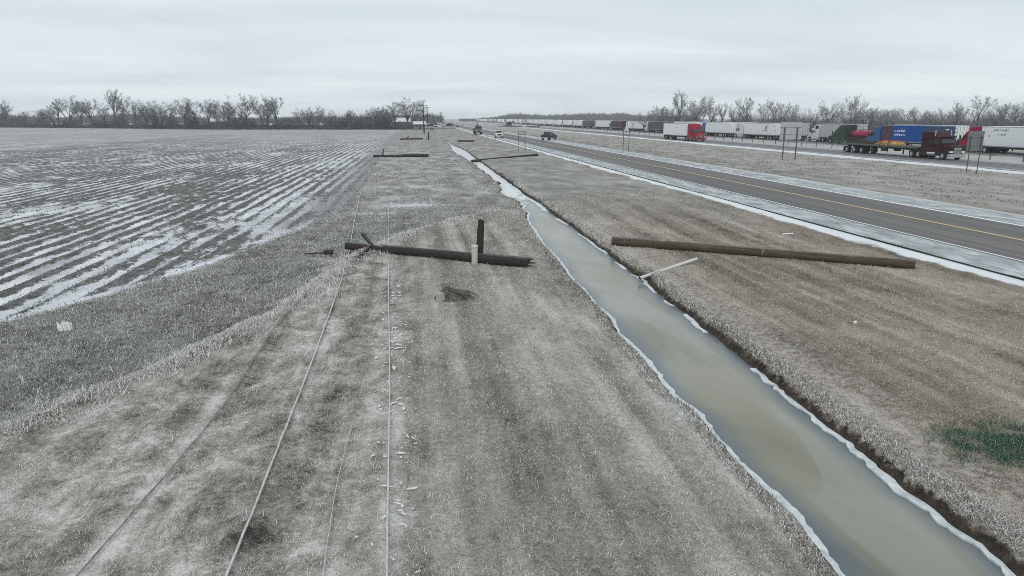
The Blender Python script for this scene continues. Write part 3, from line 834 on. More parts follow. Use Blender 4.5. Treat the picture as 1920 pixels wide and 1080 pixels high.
# -- further ones
e = empty("fallen_pole", (-1.9, 178.6, 0)); tag(e, "distant fallen pole with a raised arm near the standing stump", "utility pole", "downed utility poles")
pole_part(e, (-2.9, .2, .2), (2.8, -.2, .25), .17, .19, M_creo)
MB().tube([(-1.4, .1, .2), (-.6, .1, .95)], .10, 6).build("crossarm", M_creo, e)
e = empty("fallen_pole_short", (10.4, 161, 0)); tag(e, "distant dark pole section on the verge between ditch and road", "utility pole", "downed utility poles")
pole_part(e, (-1.85, .1, .2), (1.85, -.1, .2), .17, .18, M_creo); splinters(e, (1.85, -.1, .2), (1, 0, 0), .15, M_split, 5, .3)
e = empty("pole_stump", (2.2, 177.5, 0)); tag(e, "distant dark stump standing at the bend of the ditch", "pole stump", "snapped pole stumps")
pole_part(e, (0, 0, -.3), (.08, 0, 1.95), .19, .17, M_creo, jag_b=.1); splinters(e, (.08, 0, 1.9), (0, 0, 1), .15, M_split, 5, .2)
e = empty("fallen_pole_in_median", (58, 420, 0)); tag(e, "distant dark pole lying askew between the road and the highway", "utility pole", "downed utility poles")
pole_part(e, (-8, 32, .3), (8, -33, .5), .3, .25, M_creo); MB().tube([(8, -33, .4), (6.4, -33, 1.6)], .15, 5).build("crossarm", M_creo, e)

def standing(x, y, h, lean, label, arms=1, r=.17):
    e = empty("utility_pole", (x, y, 0)); tag(e, label, "utility pole", "poles still standing down the line")
    tx = lean * h
    pole_part(e, (0, 0, -.5), (tx, 0, h), r, r * .7, M_creo, "shaft")
    for k in range(arms):
        z = h - .9 - k * 1.4
        MB().box(-1.5, 1.5, -.06, .06, -.07, .07).build("crossarm", M_creo, e, (tx * z / h, -.2, z))
        for q in (-1.35, -.7, .7, 1.35): insulator(e, (tx * z / h + q, -.2, z + .07), 1.5)
        for sg in (-1, 1): MB().tube([(tx * z / h + sg * .75, -.2, z - .05), (tx * z / h, -.16, z - .8)], .02, 5).build("brace", M_darksteel, e)
    return e
standing(1.75, 250, 10.3, -.01, "tallest standing pole with crossarm, nearest of the upright ones", 1, .24)
standing(4.4, 345, 11.0, -.03, "second standing pole, slightly leaning, behind the tallest one", 1, .22)
standing(13.5, 470, 9.0, .10, "far leaning pole above the parked utility trucks", 2, .2)
standing(8.5, 520, 8.0, -.22, "far pole tipped over left of the leaning one", 1, .2)
standing(11.5, 620, 9.5, .05, "farthest thin pole in the haze of the line", 1, .2)

# -- wires on the ground, sheathed in ice
t = NT("iced_wire"); n = t.noise(t.pos(), 9.0, 3)
t.col(t.ramp(n, [(.35, (.40, .42, .42)), (.65, (.60, .61, .60))])); t.rough(.4); t.spec(.5); M_wire = t.m
t = NT("bare_wire"); n = t.noise(t.pos(), 7.0, 3)
t.col(t.ramp(n, [(.35, (.16, .155, .15)), (.65, (.30, .29, .28))])); t.rough(.6); M_bare = t.m
def wire(pts, r, mat, label, lift=.05, jit=.006):
    P = [Vector((x, y, 0)) for x, y in pts]; out = []
    for i in range(len(P) - 1):
        seg = max(3, int((P[i+1] - P[i]).length / .35))
        for k in range(seg): out.append(P[i].lerp(P[i+1], k / seg))
    out.append(P[-1])
    # smooth corners
    for _ in range(6):
        out = [out[0]] + [(out[i-1] + out[i] * 2 + out[i+1]) / 4 for i in range(1, len(out) - 1)] + [out[-1]]
    q = [(p.x + random.gauss(0, jit) * .4, p.y, max(gz(p.x, p.y), -.15) + lift + random.gauss(0, jit) * .5) for p in out]
    MBt = MB(); MBt.tube(q, [r * random.uniform(.85, 1.15) for _ in q], 7)
    o = MBt.build("power_wire", mat); tag(o, label, "wire", "downed power wires")
    return o
wire([(-2.45, 3.5), (-2.43, 6.9), (-2.42, 8.79), (-2.45, 10.8), (-2.5, 13.1), (-2.55, 16.5), (-2.73, 23.1), (-3.03, 29.1), (-3.47, 36), (-3.94, 43.9), (-4.5, 55)], .018, M_wire,
     "thick ice-coated wire running from the pole top to the bottom left of centre")
wire([(-.45, 3.5), (-.52, 6.65), (-.59, 8.7), (-.65, 10.4), (-.75, 13.5), (-.96, 18.15), (-1.35, 27.2), (-1.68, 35.7), (-2.68, 58.1)], .014, M_wire,
     "straight white iced wire down the middle with ice fragments beside it")
wire([(-4.35, 3.5), (-4.25, 7.1), (-4.08, 8.8), (-3.89, 10.85), (-3.81, 13.2), (-3.88, 18.3), (-3.64, 20.2), (-3.37, 24.05), (-3.1, 28.3)], .014, M_bare,
     "thin dark wire on the left, half buried in the tall grass")
wire([(-1.25, 6.4), (-1.32, 8.0), (-1.38, 9.6), (-1.33, 11.6)], .006, M_wire, "short thin wire strand between the two iced wires")

# -- ice pieces shed from the wires
M_shard = paint("clear_ice", (.66, .69, .70), .3, var=.1, spec=.5)
shards = []
for s_ in range(6):
    mb = MB(); L = .045 + .02 * s_
    if s_ % 2:
        mb.tube([(-L, 0, .012), (-L * .3, random.uniform(-.012, .012), .018), (L * .5, random.uniform(-.02, .02), .016), (L, 0, .01)], [.005, .016, .018, .006], 6, jit=.25)
    else:   # flat broken flake
        n_ = 7; ring = [(L * random.uniform(.5, 1.1) * math.cos(2 * math.pi * q / n_), L * .6 * random.uniform(.4, 1.1) * math.sin(2 * math.pi * q / n_)) for q in range(n_)]
        mb.loft([[(a, b, 0) for a, b in ring], [(a * .9, b * .9, random.uniform(.012, .03)) for a, b in ring]])
    me = bpy.data.meshes.new("ice_fragment"); me.from_pydata(mb.v, [], mb.f); me.update(); me.materials.append(M_shard); shards.append(me)
def wireB(y): return float(np.interp(y, [3.5, 6.65, 8.7, 10.4, 13.5, 18.15, 27.2], [-.45, -.52, -.59, -.65, -.75, -.96, -1.35]))
n_ice = 0
while n_ice < 230:
    y = 6.6 + random.random() ** 1.3 * 16
    c_ = vnoise(y * 1.3, 71.0)
    if random.random() > c_ * 1.2: continue
    x = wireB(y) + random.gauss(.12, .22)
    o = link("ice_fragment", shards[n_ice % 6], None, (x, y, gz(x, y) + .03)); o.rotation_euler = (random.uniform(-.2, .2), random.uniform(-.2, .2), random.uniform(0, 3.14))
    k = random.uniform(.2, .55) * (1 + .03 * y); o.scale = (k * random.uniform(.6, 1.05), k, k)
    tag(o, "small white ice fragment scattered beside the straight iced wire", "ice", "ice fragments along the wire"); n_ice += 1

# -- mound with an ice-glazed face
e = empty("earth_mound", (.78, 20.4, gz(.78, 20.4))); tag(e, "small mound of earth and roots with a pale glazed face", "mound")
vs = []; fs = []; NR, NS = 9, 22
for i in range(NR):
    rr = .46 * i / (NR - 1)
    for k in range(NS):
        a = 2 * math.pi * k / NS; x = rr * math.cos(a) * 1.15; y = rr * math.sin(a) * .9
        h = .30 * max(0, 1 - (rr / .44) ** 1.5) * (1 + .3 * math.cos(a - 2.6)) + random.uniform(-.012, .02) * (i < NR - 1) - .02 * (i == NR - 1)
        vs.append((x, y, h))
for i in range(NR - 1):
    for k in range(NS): fs.append((i*NS+k, (i+1)*NS+k, (i+1)*NS+(k+1) % NS, i*NS+(k+1) % NS))
t = NT("root_soil"); p = t.obj(); n = t.noise(t.scale(p, (9, 9, 3)), 1, 4, .7)
t.col(t.ramp(n, [(.3, (.035, .031, .027)), (.55, (.10, .09, .08)), (.75, (.22, .21, .195))])); t.bump(n, .8, .03)
mb = MB(); mb.add(vs, fs, True); mb.build("soil_heap", t.m, e)
gl = MB(); gl.loft([[(-.30 + .14*math.cos(a)*s, -.30 + .05*z + .05*math.sin(a)*s, z) for a in np.linspace(0, 2*math.pi, 10, endpoint=False)] for z, s in ((-.02, 1.15), (.10, 1.0), (.20, .85), (.26, .6), (.28, .25))], smooth=True)
gl.build("glazed_face", paint("glazed_ice", (.33, .32, .30), .35, var=.12, scale=9), e)
rt = MB()
for _ in range(26):
    a = random.uniform(-.9, .6); x0 = random.uniform(-.1, .35); y0 = random.uniform(-.15, .3)
    rt.tube([(x0, y0, .28 - x0 * .3), (x0 + .25, y0 - .1, .16), (x0 + .45 + random.uniform(-.1, .2), y0 - .25 + a * .2, .02)], [.012, .01, .004], 4)
rt.build("root_strands", paint("root_grey", (.13, .12, .11), .9), e)

# -- frost-white clump in the weeds, scrap on the right verge, short snow-caked stick by the road
e = empty("frosted_clump", (-9.34, 18.75, gz(-9.34, 18.75))); tag(e, "bright white frost-caked clump in the weeds beside the field ice", "frost clump")
mb = MB()
for _ in range(160):
    an = random.uniform(0, 6.28); r0 = .22 * math.sqrt(random.random()); hh = .30 * vnoise(an * 1.1 + 3, r0 * 9) + random.uniform(.02, .10)
    x, y = r0 * math.cos(an) * 1.25, r0 * math.sin(an) * .8
    mb.tube([(x, y, -.02), (x * 1.02, y * 1.02, hh * .6), (x * 1.12 + random.gauss(0, .012), y * 1.1, hh)], [.026, .024, .010], 4)
e.scale = (.62, .62, .75); mb.build("blades", paint("frost_white", (.86, .87, .86), .7, var=.05), e)
e = empty("litter_scrap", (11.3, 16.35, gz(11.3, 16.35))); tag(e, "small black and white scrap alone on the right verge", "litter"); e.scale = (.7, .7, .7)
mb = MB(); mb.loft([[(-.10, -.05, .0), (.08, -.06, .0), (.10, .05, .02), (-.06, .05, .02)], [(-.05, -.03, .06), (.09, -.04, .09), (.08, .03, .10), (-.04, .03, .05)]]); mb.build("white_piece", paint("scrap_white", (.7, .7, .68)), e)
mb = MB(); mb.loft([[(-.30, -.10, .0), (-.05, -.06, .0), (-.05, .03, .0), (-.28, .0, .0)], [(-.24, -.08, .03), (-.05, -.05, .05), (-.05, .02, .05), (-.22, -.01, .03)]]); mb.build("dark_piece", paint("scrap_dark", (.03, .03, .03)), e)
e = empty("snowy_stick", (17.0, 30.2, gz(17.0, 30.2))); tag(e, "short snow-caked board lying by the road snow bank", "board")
mb = MB(); mb.loft([[(-.3, -.05, .01), (.3, .02, .02), (.3, .09, .02), (-.3, .02, .01)], [(-.3, -.05, .05), (.3, .02, .06), (.3, .09, .06), (-.3, .02, .05)]]); mb.build("plank", paint("frost_white", (.7, .7, .7)), e)

# ================================================================== road signs seen from behind, posts, cable barrier
M_signback = paint("sign_back", (.17, .185, .19), .5, .3, var=.06)
M_signpale = paint("sign_pale", (.55, .56, .53), .5, .2)
def sign(name, pa, pb, ztop, label, cat="road sign", panel=None, rails=(), pr=.05, extra=None, mat=None):
    ax, ay = pa; bx, by = pb; mx, my = (ax + bx) / 2, (ay + by) / 2
    e = empty(name, (mx, my, 0)); tag(e, label, cat, "road signs seen from behind")
    za, zb = gz(ax, ay), gz(bx, by)
    for (x, y, z) in ((ax, ay, za), (bx, by, zb)):
        MB().tube([(x - mx, y - my, z - .3), (x - mx, y - my, ztop)], pr, 8).build("post", M_darksteel, e)
    for rz_ in rails:
        mb = MB(); beam(mb, (ax - mx, ay - my, rz_), (bx - mx, by - my, rz_), .06, .08); mb.build("rail", M_darksteel, e)
    if panel:
        z0, z1, over = panel
        d = Vector((bx - ax, by - ay, 0)).normalized(); n = d.cross(Vector((0, 0, 1))); a = Vector((ax - mx, ay - my, 0)) - d * over - n * .1; b = Vector((bx - mx, by - my, 0)) + d * over - n * .1
        th = n * -.03
        mb = MB(); mb.loft([[a + Vector((0, 0, z0)), b + Vector((0, 0, z0)), b + th + Vector((0, 0, z0)), a + th + Vector((0, 0, z0))],
                            [a + Vector((0, 0, z1)), b + Vector((0, 0, z1)), b + th + Vector((0, 0, z1)), a + th + Vector((0, 0, z1))]])
        mb.build("panel", mat or M_signback, e)
        for k in range(2):
            zz = z0 + (z1 - z0) * (.3 + .4 * k)
            mb = MB(); beam(mb, a + n * .04 + Vector((0, 0, zz)), b + n * .04 + Vector((0, 0, zz)), .04, .06); mb.build("stiffener", M_steel, e)
    return e
e = sign("two_post_sign", (15.6, 111.7), (16.7, 111.6), 3.3, "two-post sign frame with a pale oval shield near the white pickup", rails=(2.75, 3.25))
mb = MB(); mb.loft([[(.45 + .42*math.cos(a), .06 + dy, 3.75 + .33*math.sin(a)) for a in np.linspace(0, 2*math.pi, 14, endpoint=False)] for dy in (-.03, 0.0)]); mb.build("shield", M_signpale, e)
MB().tube([(.45, .08, 3.2), (.45, .08, 3.6)], .03, 6).build("bracket", M_darksteel, e)
e = sign("two_post_sign", (31.6, 107.5), (32.5, 107.5), 3.4, "two-post sign frame with pointed pale top beyond the road", rails=(2.7, 3.25))
mb = MB(); mb.loft([[(-.42, dy, 3.3), (.42, dy, 3.3), (.12, dy, 4.2), (.12, dy, 4.75), (-.12, dy, 4.75), (-.12, dy, 4.2)] for dy in (-.04, 0.0)]); mb.build("shield", M_signpale, e)
sign("large_sign", (47.95, 88.5), (49.75, 88.5), 4.1, "large plain sign seen from behind on two steel legs", panel=(2.5, 4.75, .6), pr=.08, mat=paint("sign_grey", (.42, .44, .46), .45, .3, var=.05))
sign("dark_sign", (53.6, 63.0), (54.75, 63.0), 3.6, "dark grey square sign back on two legs at the far right", panel=(2.15, 4.05, .28), pr=.045)
for k, (x, y, lab) in enumerate([(18.3, 172, "thin delineator post at the road edge before the white pickup"), (18.2, 190, "thin delineator post between the derrick truck and white pickup"),
                                 (31.9, 172, "thin delineator post beyond the road near the dark pickup")]):
    e = empty("delineator_post", (x, y, gz(x, y))); tag(e, lab, "post", "delineator posts")
    MB().box(-.04, .04, -.02, .02, -.2, 1.25).build("post", M_darksteel, e); MB().box(-.06, .06, -.03, -.022, 1.0, 1.22).build("reflector", M_signpale, e)
# cable barrier
e = empty("cable_barrier", (73.2, 90, 0)); tag(e, "cable barrier of thin steel posts between the two highways", "barrier")
pm = MB(); pm.box(-.06, .06, -.04, .04, -.3, .92); me = bpy.data.meshes.new("barrier_post"); me.from_pydata(pm.v, [], pm.f); me.materials.append(M_darksteel)
yy = 62.0
while yy < 520:
    link("barrier_post", me, e, (0, yy - 90, 0)); yy += 5.1
for z in (.55, .70, .85): MB().tube([(0.07, -60, z), (0.07, 900, z)], .018, 5).build("cable", M_steel, e)
# ================================================================== vehicles (built facing +Y, front bumper at y = 0)
M_tyre = paint("tyre", (.018, .018, .019), .85, var=.2)
M_rim = paint("rim", (.42, .43, .44), .4, .5, var=.15)
M_glass = paint("dark_glass", (.02, .024, .028), .08, spec=.6)
M_black = paint("black_trim", (.018, .018, .019), .6)
M_under = paint("chassis", (.028, .027, .027), .8)
M_chrome = paint("chrome", (.55, .56, .57), .2, .85, var=.05)
M_lamp = paint("lamp_lens", (.75, .76, .74), .15, var=.02)
M_red = paint("tail_lens", (.28, .02, .02), .25)
M_wtrail = paint("trailer_white", (.72, .74, .75), .5, var=.04, spec=.25, dirt=.22)
M_gtrail = paint("trailer_grey", (.42, .43, .44), .5, var=.05, dirt=.35)
M_mark = paint("grey_lettering", (.20, .22, .23), .6)
M_wlet = paint("white_lettering", (.74, .75, .76), .6, var=.02)

def ring_pts(hw, z0, z1, y, ch=.10, cht=None):
    cht = ch if cht is None else cht
    return [(-hw + ch * .4, y, z0), (hw - ch * .4, y, z0), (hw, y, z0 + ch * .5), (hw, y, z1 - cht), (hw - cht, y, z1), (-hw + cht, y, z1), (-hw, y, z1 - cht), (-hw, y, z0 + ch * .5)]
_wheels = {}
def wheel(parent, x, y, r, w):
    key = (round(r, 2), round(w, 2))
    if key not in _wheels:
        mb = MB(); prof = [(-.5, .60), (-.5, .93), (-.38, 1.0), (.38, 1.0), (.5, .93), (.5, .60)]
        mb.loft([[(px_ * w, r * pr_ * math.cos(a), r * pr_ * math.sin(a)) for a in np.linspace(0, 2*math.pi, 18, endpoint=False)] for px_, pr_ in prof], caps=True, smooth=False)
        a_ = bpy.data.meshes.new("wheel"); a_.from_pydata(mb.v, [], mb.f); a_.materials.append(M_tyre)
        mb = MB(); prof = [(-.53, .56), (-.53, .50), (-.42, .44), (-.40, .2), (-.50, .16), (-.50, .02), (.50, .02), (.50, .16), (.40, .2), (.42, .44), (.53, .50), (.53, .56)]
        mb.loft([[(px_ * w, r * pr_ * math.cos(a), r * pr_ * math.sin(a)) for a in np.linspace(0, 2*math.pi, 14, endpoint=False)] for px_, pr_ in prof], caps=True)
        b_ = bpy.data.meshes.new("rim"); b_.from_pydata(mb.v, [], mb.f); b_.materials.append(M_rim)
        _wheels[key] = (a_, b_)
    a_, b_ = _wheels[key]
    o = link("wheel", a_, parent, (x, y, r)); link("rim", b_, o)
    return o

def tractor(e, col, roof=3.95, detail=2, kind="aero", skirt=None, wheels=True, length=5.2):
    """conventional sleeper tractor: hood, sloping windscreen, tall sleeper"""
    k = length / 5.2
    cab = MB()
    if kind == "aero":
        st = [(-.06, .86, .42, 1.20, .12), (-.22, 1.0, .40, 1.52, .16), (-.62, 1.06, .42, 1.70, .2), (-.64, 1.04, 1.04, 1.71, .2), (-1.72, 1.08, 1.04, 1.98, .2), (-1.74, 1.14, .45, 2.02, .16),
              (-2.35, 1.20, .45, 2.82, .18), (-2.75, 1.22, .45, 3.18, .2), (-3.6, 1.25, .45, roof - .12, .16), (-4.1, 1.26, .45, roof, .12), (-5.2, 1.26, .45, roof, .12)]
    elif kind == "square":
        st = [(-.10, .82, .45, 1.62, .10), (-.30, .95, .45, 1.78, .14), (-.70, .98, .5, 1.84, .16), (-.72, .98, 1.06, 1.84, .16), (-1.78, 1.02, 1.06, 1.98, .16), (-1.80, 1.14, .5, 2.02, .1),
              (-2.15, 1.18, .5, 2.92, .14), (-2.7, 1.20, .5, 3.02, .2), (-3.15, 1.22, .5, roof - .25, .2), (-3.6, 1.24, .5, roof, .12), (-5.2, 1.24, .5, roof - .02, .12)]
    cab.loft([ring_pts(hw, z0, z1, y * k, .1, c) for y, hw, z0, z1, c in st])
    c = cab.build("cab", col, e)
    # windscreen, side windows
    a, b = (st[5], st[6])
    ws = MB(); off = .025
    y0, y1 = a[0] * k + .10, b[0] * k + .06
    ws.add([(-.98, y0 - .05, a[3] + .06), (.98, y0 - .05, a[3] + .06), (.95, y1 + .02, b[3] - .02), (-.95, y1 + .02, b[3] - .02),
            (-.98, y0 - .12, a[3] + .0), (.98, y0 - .12, a[3] + .0), (.95, y1 - .08, b[3] - .10), (-.95, y1 - .08, b[3] - .10)],
           [(0, 1, 2, 3), (7, 6, 5, 4), (0, 4, 5, 1), (1, 5, 6, 2), (2, 6, 7, 3), (3, 7, 4, 0)])
    ws.build("windscreen", M_glass, c)
    for s in (-1, 1):
        w_ = MB(); x0 = s * 1.19; x1 = s * 1.262
        q = [(-2.05 * k, 1.95), (-2.9 * k, 1.95), (-2.9 * k, 2.62), (-2.45 * k, 2.62)]
        w_.loft([[(x0, y, z) for y, z in q], [(x1, y, z) for y, z in q]]); w_.build("side_window", M_glass, c)
        if detail > 1:
            w_ = MB().box(min(s*1.2, s*1.275), max(s*1.2, s*1.275), -3.75 * k, -3.4 * k, 2.05, 2.5); w_.build("sleeper_window", M_glass, c)
            m_ = MB().box(min(s*1.32, s*1.52), max(s*1.32, s*1.52), -1.98 * k, -1.86 * k, 1.9, 2.6); m_.box(min(s*1.18, s*1.34), max(s*1.18, s*1.34), -1.95 * k, -1.89 * k, 2.2, 2.26); m_.build("mirror", M_black, e)
            MB().box(min(s*.62, s*.98), max(s*.62, s*.98), -.28, -.03 if kind == "square" else -.10, .92, 1.14).build("headlight", M_lamp, e)
            tk = MB(); tk.tube([(s * 1.0, -2.5 * k, .72), (s * 1.0, -3.9 * k, .72)], .31, 12); tk.build("fuel_tank", skirt or M_chrome, e)
        if detail > 1 and skirt:
            MB().box(min(s*1.24, s*1.28), max(s*1.24, s*1.28), -5.1 * k, -1.95 * k, .38, 1.02).build("side_fairing", skirt, e)
    MB().box(-1.15, 1.15, -.30, .02, .36, .78).build("bumper", M_chrome if kind == "square" else (skirt or M_black), e)
    MB().box(-.52, .52, -.26, -.02 if kind == "square" else .0, .84, 1.58 if kind == "square" else 1.32).build("grille", M_chrome if kind == "square" else M_black, e)
    if detail > 1:
        g = MB()
        for q in range(5): g.box(-.46, .46, -.02, .02, .90 + q * .12, .96 + q * .12)
        g.build("grille_bar", M_black if kind == "square" else M_chrome, e)
        if kind == "square":
            for s in (-1, 1): MB().tube([(s * 1.12, -2.95 * k, .8), (s * 1.12, -2.95 * k, 3.7)], .075, 8).build("exhaust_stack", M_chrome, e)
            MB().box(-1.0, 1.0, -1.95 * k, -1.72 * k, 2.86, 2.97).build("sun_visor", col, c)
    MB().box(-.42, .42, (-5.2 * k) - 2.0, -1.0, .55, .95).build("frame_rail", M_under, e)
    if wheels:
        for s in (-1, 1):
            wheel(e, s * 1.02, -1.18 * k, .52, .32)
            for y in (-5.65, -6.95):
                if detail > 1 or s < 0: wheel(e, s * .93, y * k if k < 1 else y, .52, .60)

def letters(e, x, y, z, sz, rows, mat, dirn=1):
    """worn unreadable trailer lettering as small raised strokes"""
    rd = random.Random(int(abs(y * 13 + z * 7)))
    mb = MB(); s = -1 if x < 0 else 1
    for r_, n in enumerate(rows):
        yy = 0.0
        for q in range(n):
            w = sz * rd.uniform(.35, .6); zz = z - r_ * sz * 1.6; h = sz * rd.choice([.75, .75, 1.05])
            y0 = y - yy * dirn; y1 = y0 - w * dirn; ya, yb = min(y0, y1), max(y0, y1)
            xa, xb = min(x, x + s * .012), max(x, x + s * .012)
            mb.box(xa, xb, ya, ya + sz * .16, zz, zz + h)
            if rd.random() < .8: mb.box(xa, xb, ya + sz * .161, yb, zz + (0 if rd.random() < .5 else h * .62), zz + (sz * .16 if rd.random() < .5 else h * .62 + sz * .16) if rd.random() < .3 else zz + h * .8)
            yy += w + sz * (.14 if rd.random() < .8 else .5)
    return mb.build("lettering", mat, e)

def trailer(e, y0, L, mat, detail=2, ztop=4.05, lower=None, ribs=False, skirt=False, doors=None, hw=1.29):
    y1 = y0 - L
    bx_ = MB(); bx_.loft([ring_pts(hw, 1.18, ztop, y0 - q, .06) for q in (0, .01, L - .01, L)])
    b = bx_.build("trailer_body", mat, e)
    MB().box(-hw - .015, hw + .015, y1 + .02, y0 - .02, 1.06, 1.20).build("bottom_rail", M_steel if detail > 1 else M_under, e)
    MB().box(-hw - .015, hw + .015, y1 - .01, y0 + .01, ztop - .13, ztop - .02).build("top_rail", M_chrome if detail > 1 else mat, e)
    MB().box(-1.12, 1.12, y1 + .4, y0 - .8, .80, 1.06).build("subframe", M_under, e)
    if ribs:
        r_ = MB()
        for q in range(int(L / 1.0)): r_.box(-hw - .03, -hw - .001, y0 - .5 - q, y0 - .44 - q, 1.25, ztop - .14)
        r_.build("side_post", mat, e)
    # rear doors
    for s in (-1, 1):
        d_ = MB().box(min(s*.03, s*1.24), max(s*.03, s*1.24), y1 - .05, y1 - .004, 1.26, ztop - .12).build("rear_door", doors or mat, e)
        if detail > 1:
            h_ = MB()
            for q in (.35, .85): h_.tube([(s * q, y1 - .08, 1.2), (s * q, y1 - .08, ztop - .1)], .025, 5)
            h_.build("lock_rod", M_steel, d_)
            g_ = MB()
            for q in (.18, .42, .66, .9): g_.box(min(s*.95, s*1.27), max(s*.95, s*1.27), y1 - .075, y1 - .052, 1.26 + q * (ztop - 1.6), 1.34 + q * (ztop - 1.6))
            g_.build("hinge", M_under, d_)
            MB().box(min(s*.9, s*1.2), max(s*.9, s*1.2), y1 - .06, y1 - .008, 1.08, 1.2).build("tail_light", M_red, e)
    if detail > 1:
        MB().box(-1.15, 1.15, y1 + .02, y1 + .12, .5, .62).box(-.5, -.42, y1 + .02, y1 + .12, .6, 1.06).box(.42, .5, y1 + .02, y1 + .12, .6, 1.06).build("underride_bar", M_steel, e)
        for s in (-1, 1):
            MB().box(min(s*.55, s*.68), max(s*.55, s*.68), y0 - 2.9, y0 - 2.75, .25, 1.06).build("landing_leg", M_under, e)
            MB().box(min(s*.7, s*1.25), max(s*.7, s*1.25), y1 + .55, y1 + .57, .25, 1.0).build("mud_flap", M_black, e)
            if skirt: MB().box(min(s*1.24, s*1.27), max(s*1.24, s*1.27), y1 + 4.6, y0 - 3.6, .42, 1.06).build("side_skirt", mat, e)
    for s in (-1, 1):
        for yy in (y1 + 1.5, y1 + 2.8):
            if detail > 1 or s < 0: wheel(e, s * .95, yy, .51, .58)
    return b

def semi(name, x, y_front, facing, label, cabmat, tmat, L=14.6, detail=2, group="semi trucks stopped in the queue", kind="aero", cat="truck", skirt=None, tskirt=False, roof=3.95, ribs=False, gap=.75, clen=5.2, doors=None):
    e = empty(name, (x, y_front, 0.0), 0 if facing > 0 else math.pi)
    tag(e, label, cat, group)
    tractor(e, cabmat, roof, detail, kind, skirt, length=clen)
    b = trailer(e, -clen - gap, L, tmat, detail, ribs=ribs, skirt=tskirt, doors=doors) if tmat else None
    return e

C_red = paint("cab_red", (.25, .006, .034), .5, var=.06, spec=.12, dirt=.2)
C_maroon = paint("cab_maroon", (.034, .004, .009), .45, var=.06, spec=.12, dirt=.12)
C_blue = paint("cab_blue", (.02, .09, .26), .4, var=.06, spec=.25, dirt=.2)
C_green = paint("cab_green", (.012, .04, .027), .4, var=.06, spec=.25, dirt=.15)
C_white = paint("cab_white", (.62, .63, .64), .3, var=.04, spec=.5, dirt=.35)
C_navy = paint("trailer_navy", (.022, .045, .13), .4, var=.06, dirt=.2)
C_tblue = paint("trailer_blue", (.004, .07, .30), .5, var=.08, spec=.12, dirt=.08)
C_purple = paint("trailer_purple", (.055, .022, .06), .45, var=.2, scale=.9)
C_grey = paint("cab_grey", (.2, .21, .22), .35, dirt=.35)
C_dgreen = paint("trailer_dark_green", (.05, .065, .055), .6, dirt=.4)
C_tank = paint("tank_red", (.28, .01, .045), .35, var=.05, spec=.35)
XQ, XF = 87.3, 91.2          # lanes of the standing queue

# -- moving trucks on the near highway, coming towards us
e = semi("semi_truck", 64.2, 156.0, -1, "red semi truck with plain white trailer driving towards us", C_red, M_wtrail, L=16.0, group="trucks driving towards us", skirt=C_red)
letters(e, 1.29, -12, 2.9, .25, (4,), M_mark)
e = empty("flatbed_truck", (68.3, 82.2, 0), math.pi); tag(e, "maroon semi tractor pulling a low flatbed towards us", "truck", "trucks driving towards us")
tractor(e, C_maroon, 3.55, 2, "square", None)
MB().box(-1.28, 1.28, -23.2, -5.9, 1.28, 1.46).build("flatbed_deck", paint("deck_grey", (.10, .095, .09), .8, dirt=.2), e)
for s in (-1, 1): MB().box(min(s*1.285, s*1.33), max(s*1.285, s*1.33), -23.2, -5.9, 1.24, 1.50).build("side_rail", paint("rail_grey", (.13, .13, .13), .5, .3), e)
MB().box(-.45, .45, -22.8, -6.2, .98, 1.275).build("frame_beam", M_under, e)
for s in (-1, 1):
    for yy in (-21.9, -20.0, -18.2): wheel(e, s * .95, yy, .52, .58)
    MB().box(min(s*.55, s*.68), max(s*.55, s*.68), -9.5, -9.35, .3, .97).build("landing_leg", M_under, e)
    MB().box(min(s*.85, s*1.2), max(s*.85, s*1.2), -13.6, -12.4, .6, 1.2).build("tool_box", M_under, e)
    MB().box(min(s*.7, s*1.25), max(s*.7, s*1.25), -22.75, -22.73, .2, .95).build("mud_flap", M_black, e)
ch = MB()
for q in range(7): ch.box(-1.1, 1.1, -22.6 + q * 1.1, -22.1 + q * 1.1, 1.462, 1.72 + .12 * (q % 3))
ch.build("dunnage", paint("dark_timber", (.05, .045, .04), .9), e)
e = empty("tarped_load", (68.3, 82.2 + 13.4, 1.465)); tag(e, "yellow-ochre tarped bundle on the flatbed deck", "cargo")
mb = MB(); mb.loft([[(hw * sx, y, z) for sx, z in ((-1, 0), (1, 0), (.95, h * .75), (.6, h), (-.6, h), (-.95, h * .75))] for y, hw, h in ((-2.2, 1.0, .2), (-1.6, 1.1, .5), (-.2, 1.12, .62), (1.2, 1.1, .5), (2.2, .9, .15))])
mb.build("tarp", paint("ochre_tarp", (.42, .27, .08), .7, var=.25, scale=2), e)
for y in (-1.2, .6): MB().box(-1.14, 1.14, y, y + .08, .0, .66).build("strap", paint("strap_red", (.25, .03, .03)), e)

# -- the standing queue, near lane (we see left flanks and tails)
e = semi("semi_truck", XQ, 105.2, 1, "red tractor with long white lettered trailer, nearest in the queue", C_red, M_wtrail, L=15.5, skirt=M_under)
letters(e, -1.29, -8.2, 3.35, .34, (13,), M_mark, 1); letters(e, -1.29, -9.0, 2.75, .28, (7,), M_mark, 1); letters(e, -1.29, -7.3, 2.5, .26, (3,), M_mark, 1)
e = semi("semi_truck", XQ, 128.6, 1, "blue tractor with blue trailer carrying two lines of white lettering", C_blue, C_tblue, L=15.2, doors=C_navy, clen=5.0, roof=3.75, gap=.5)
MB().box(-1.305, -1.291, -8.6, -5.6, 1.26, 3.9).build("purple_panel", C_purple, e)
MB().box(-1.305, -1.291, -20.6, -16.6, 1.26, 3.9).build("navy_panel", C_navy, e)
letters(e, -1.295, -9.0, 2.85, .42, (10, 11), M_wlet, 1)
MB().box(-.5, .1, -20.775, -20.755, 3.3, 3.5).build("door_emblem", M_wlet, e)
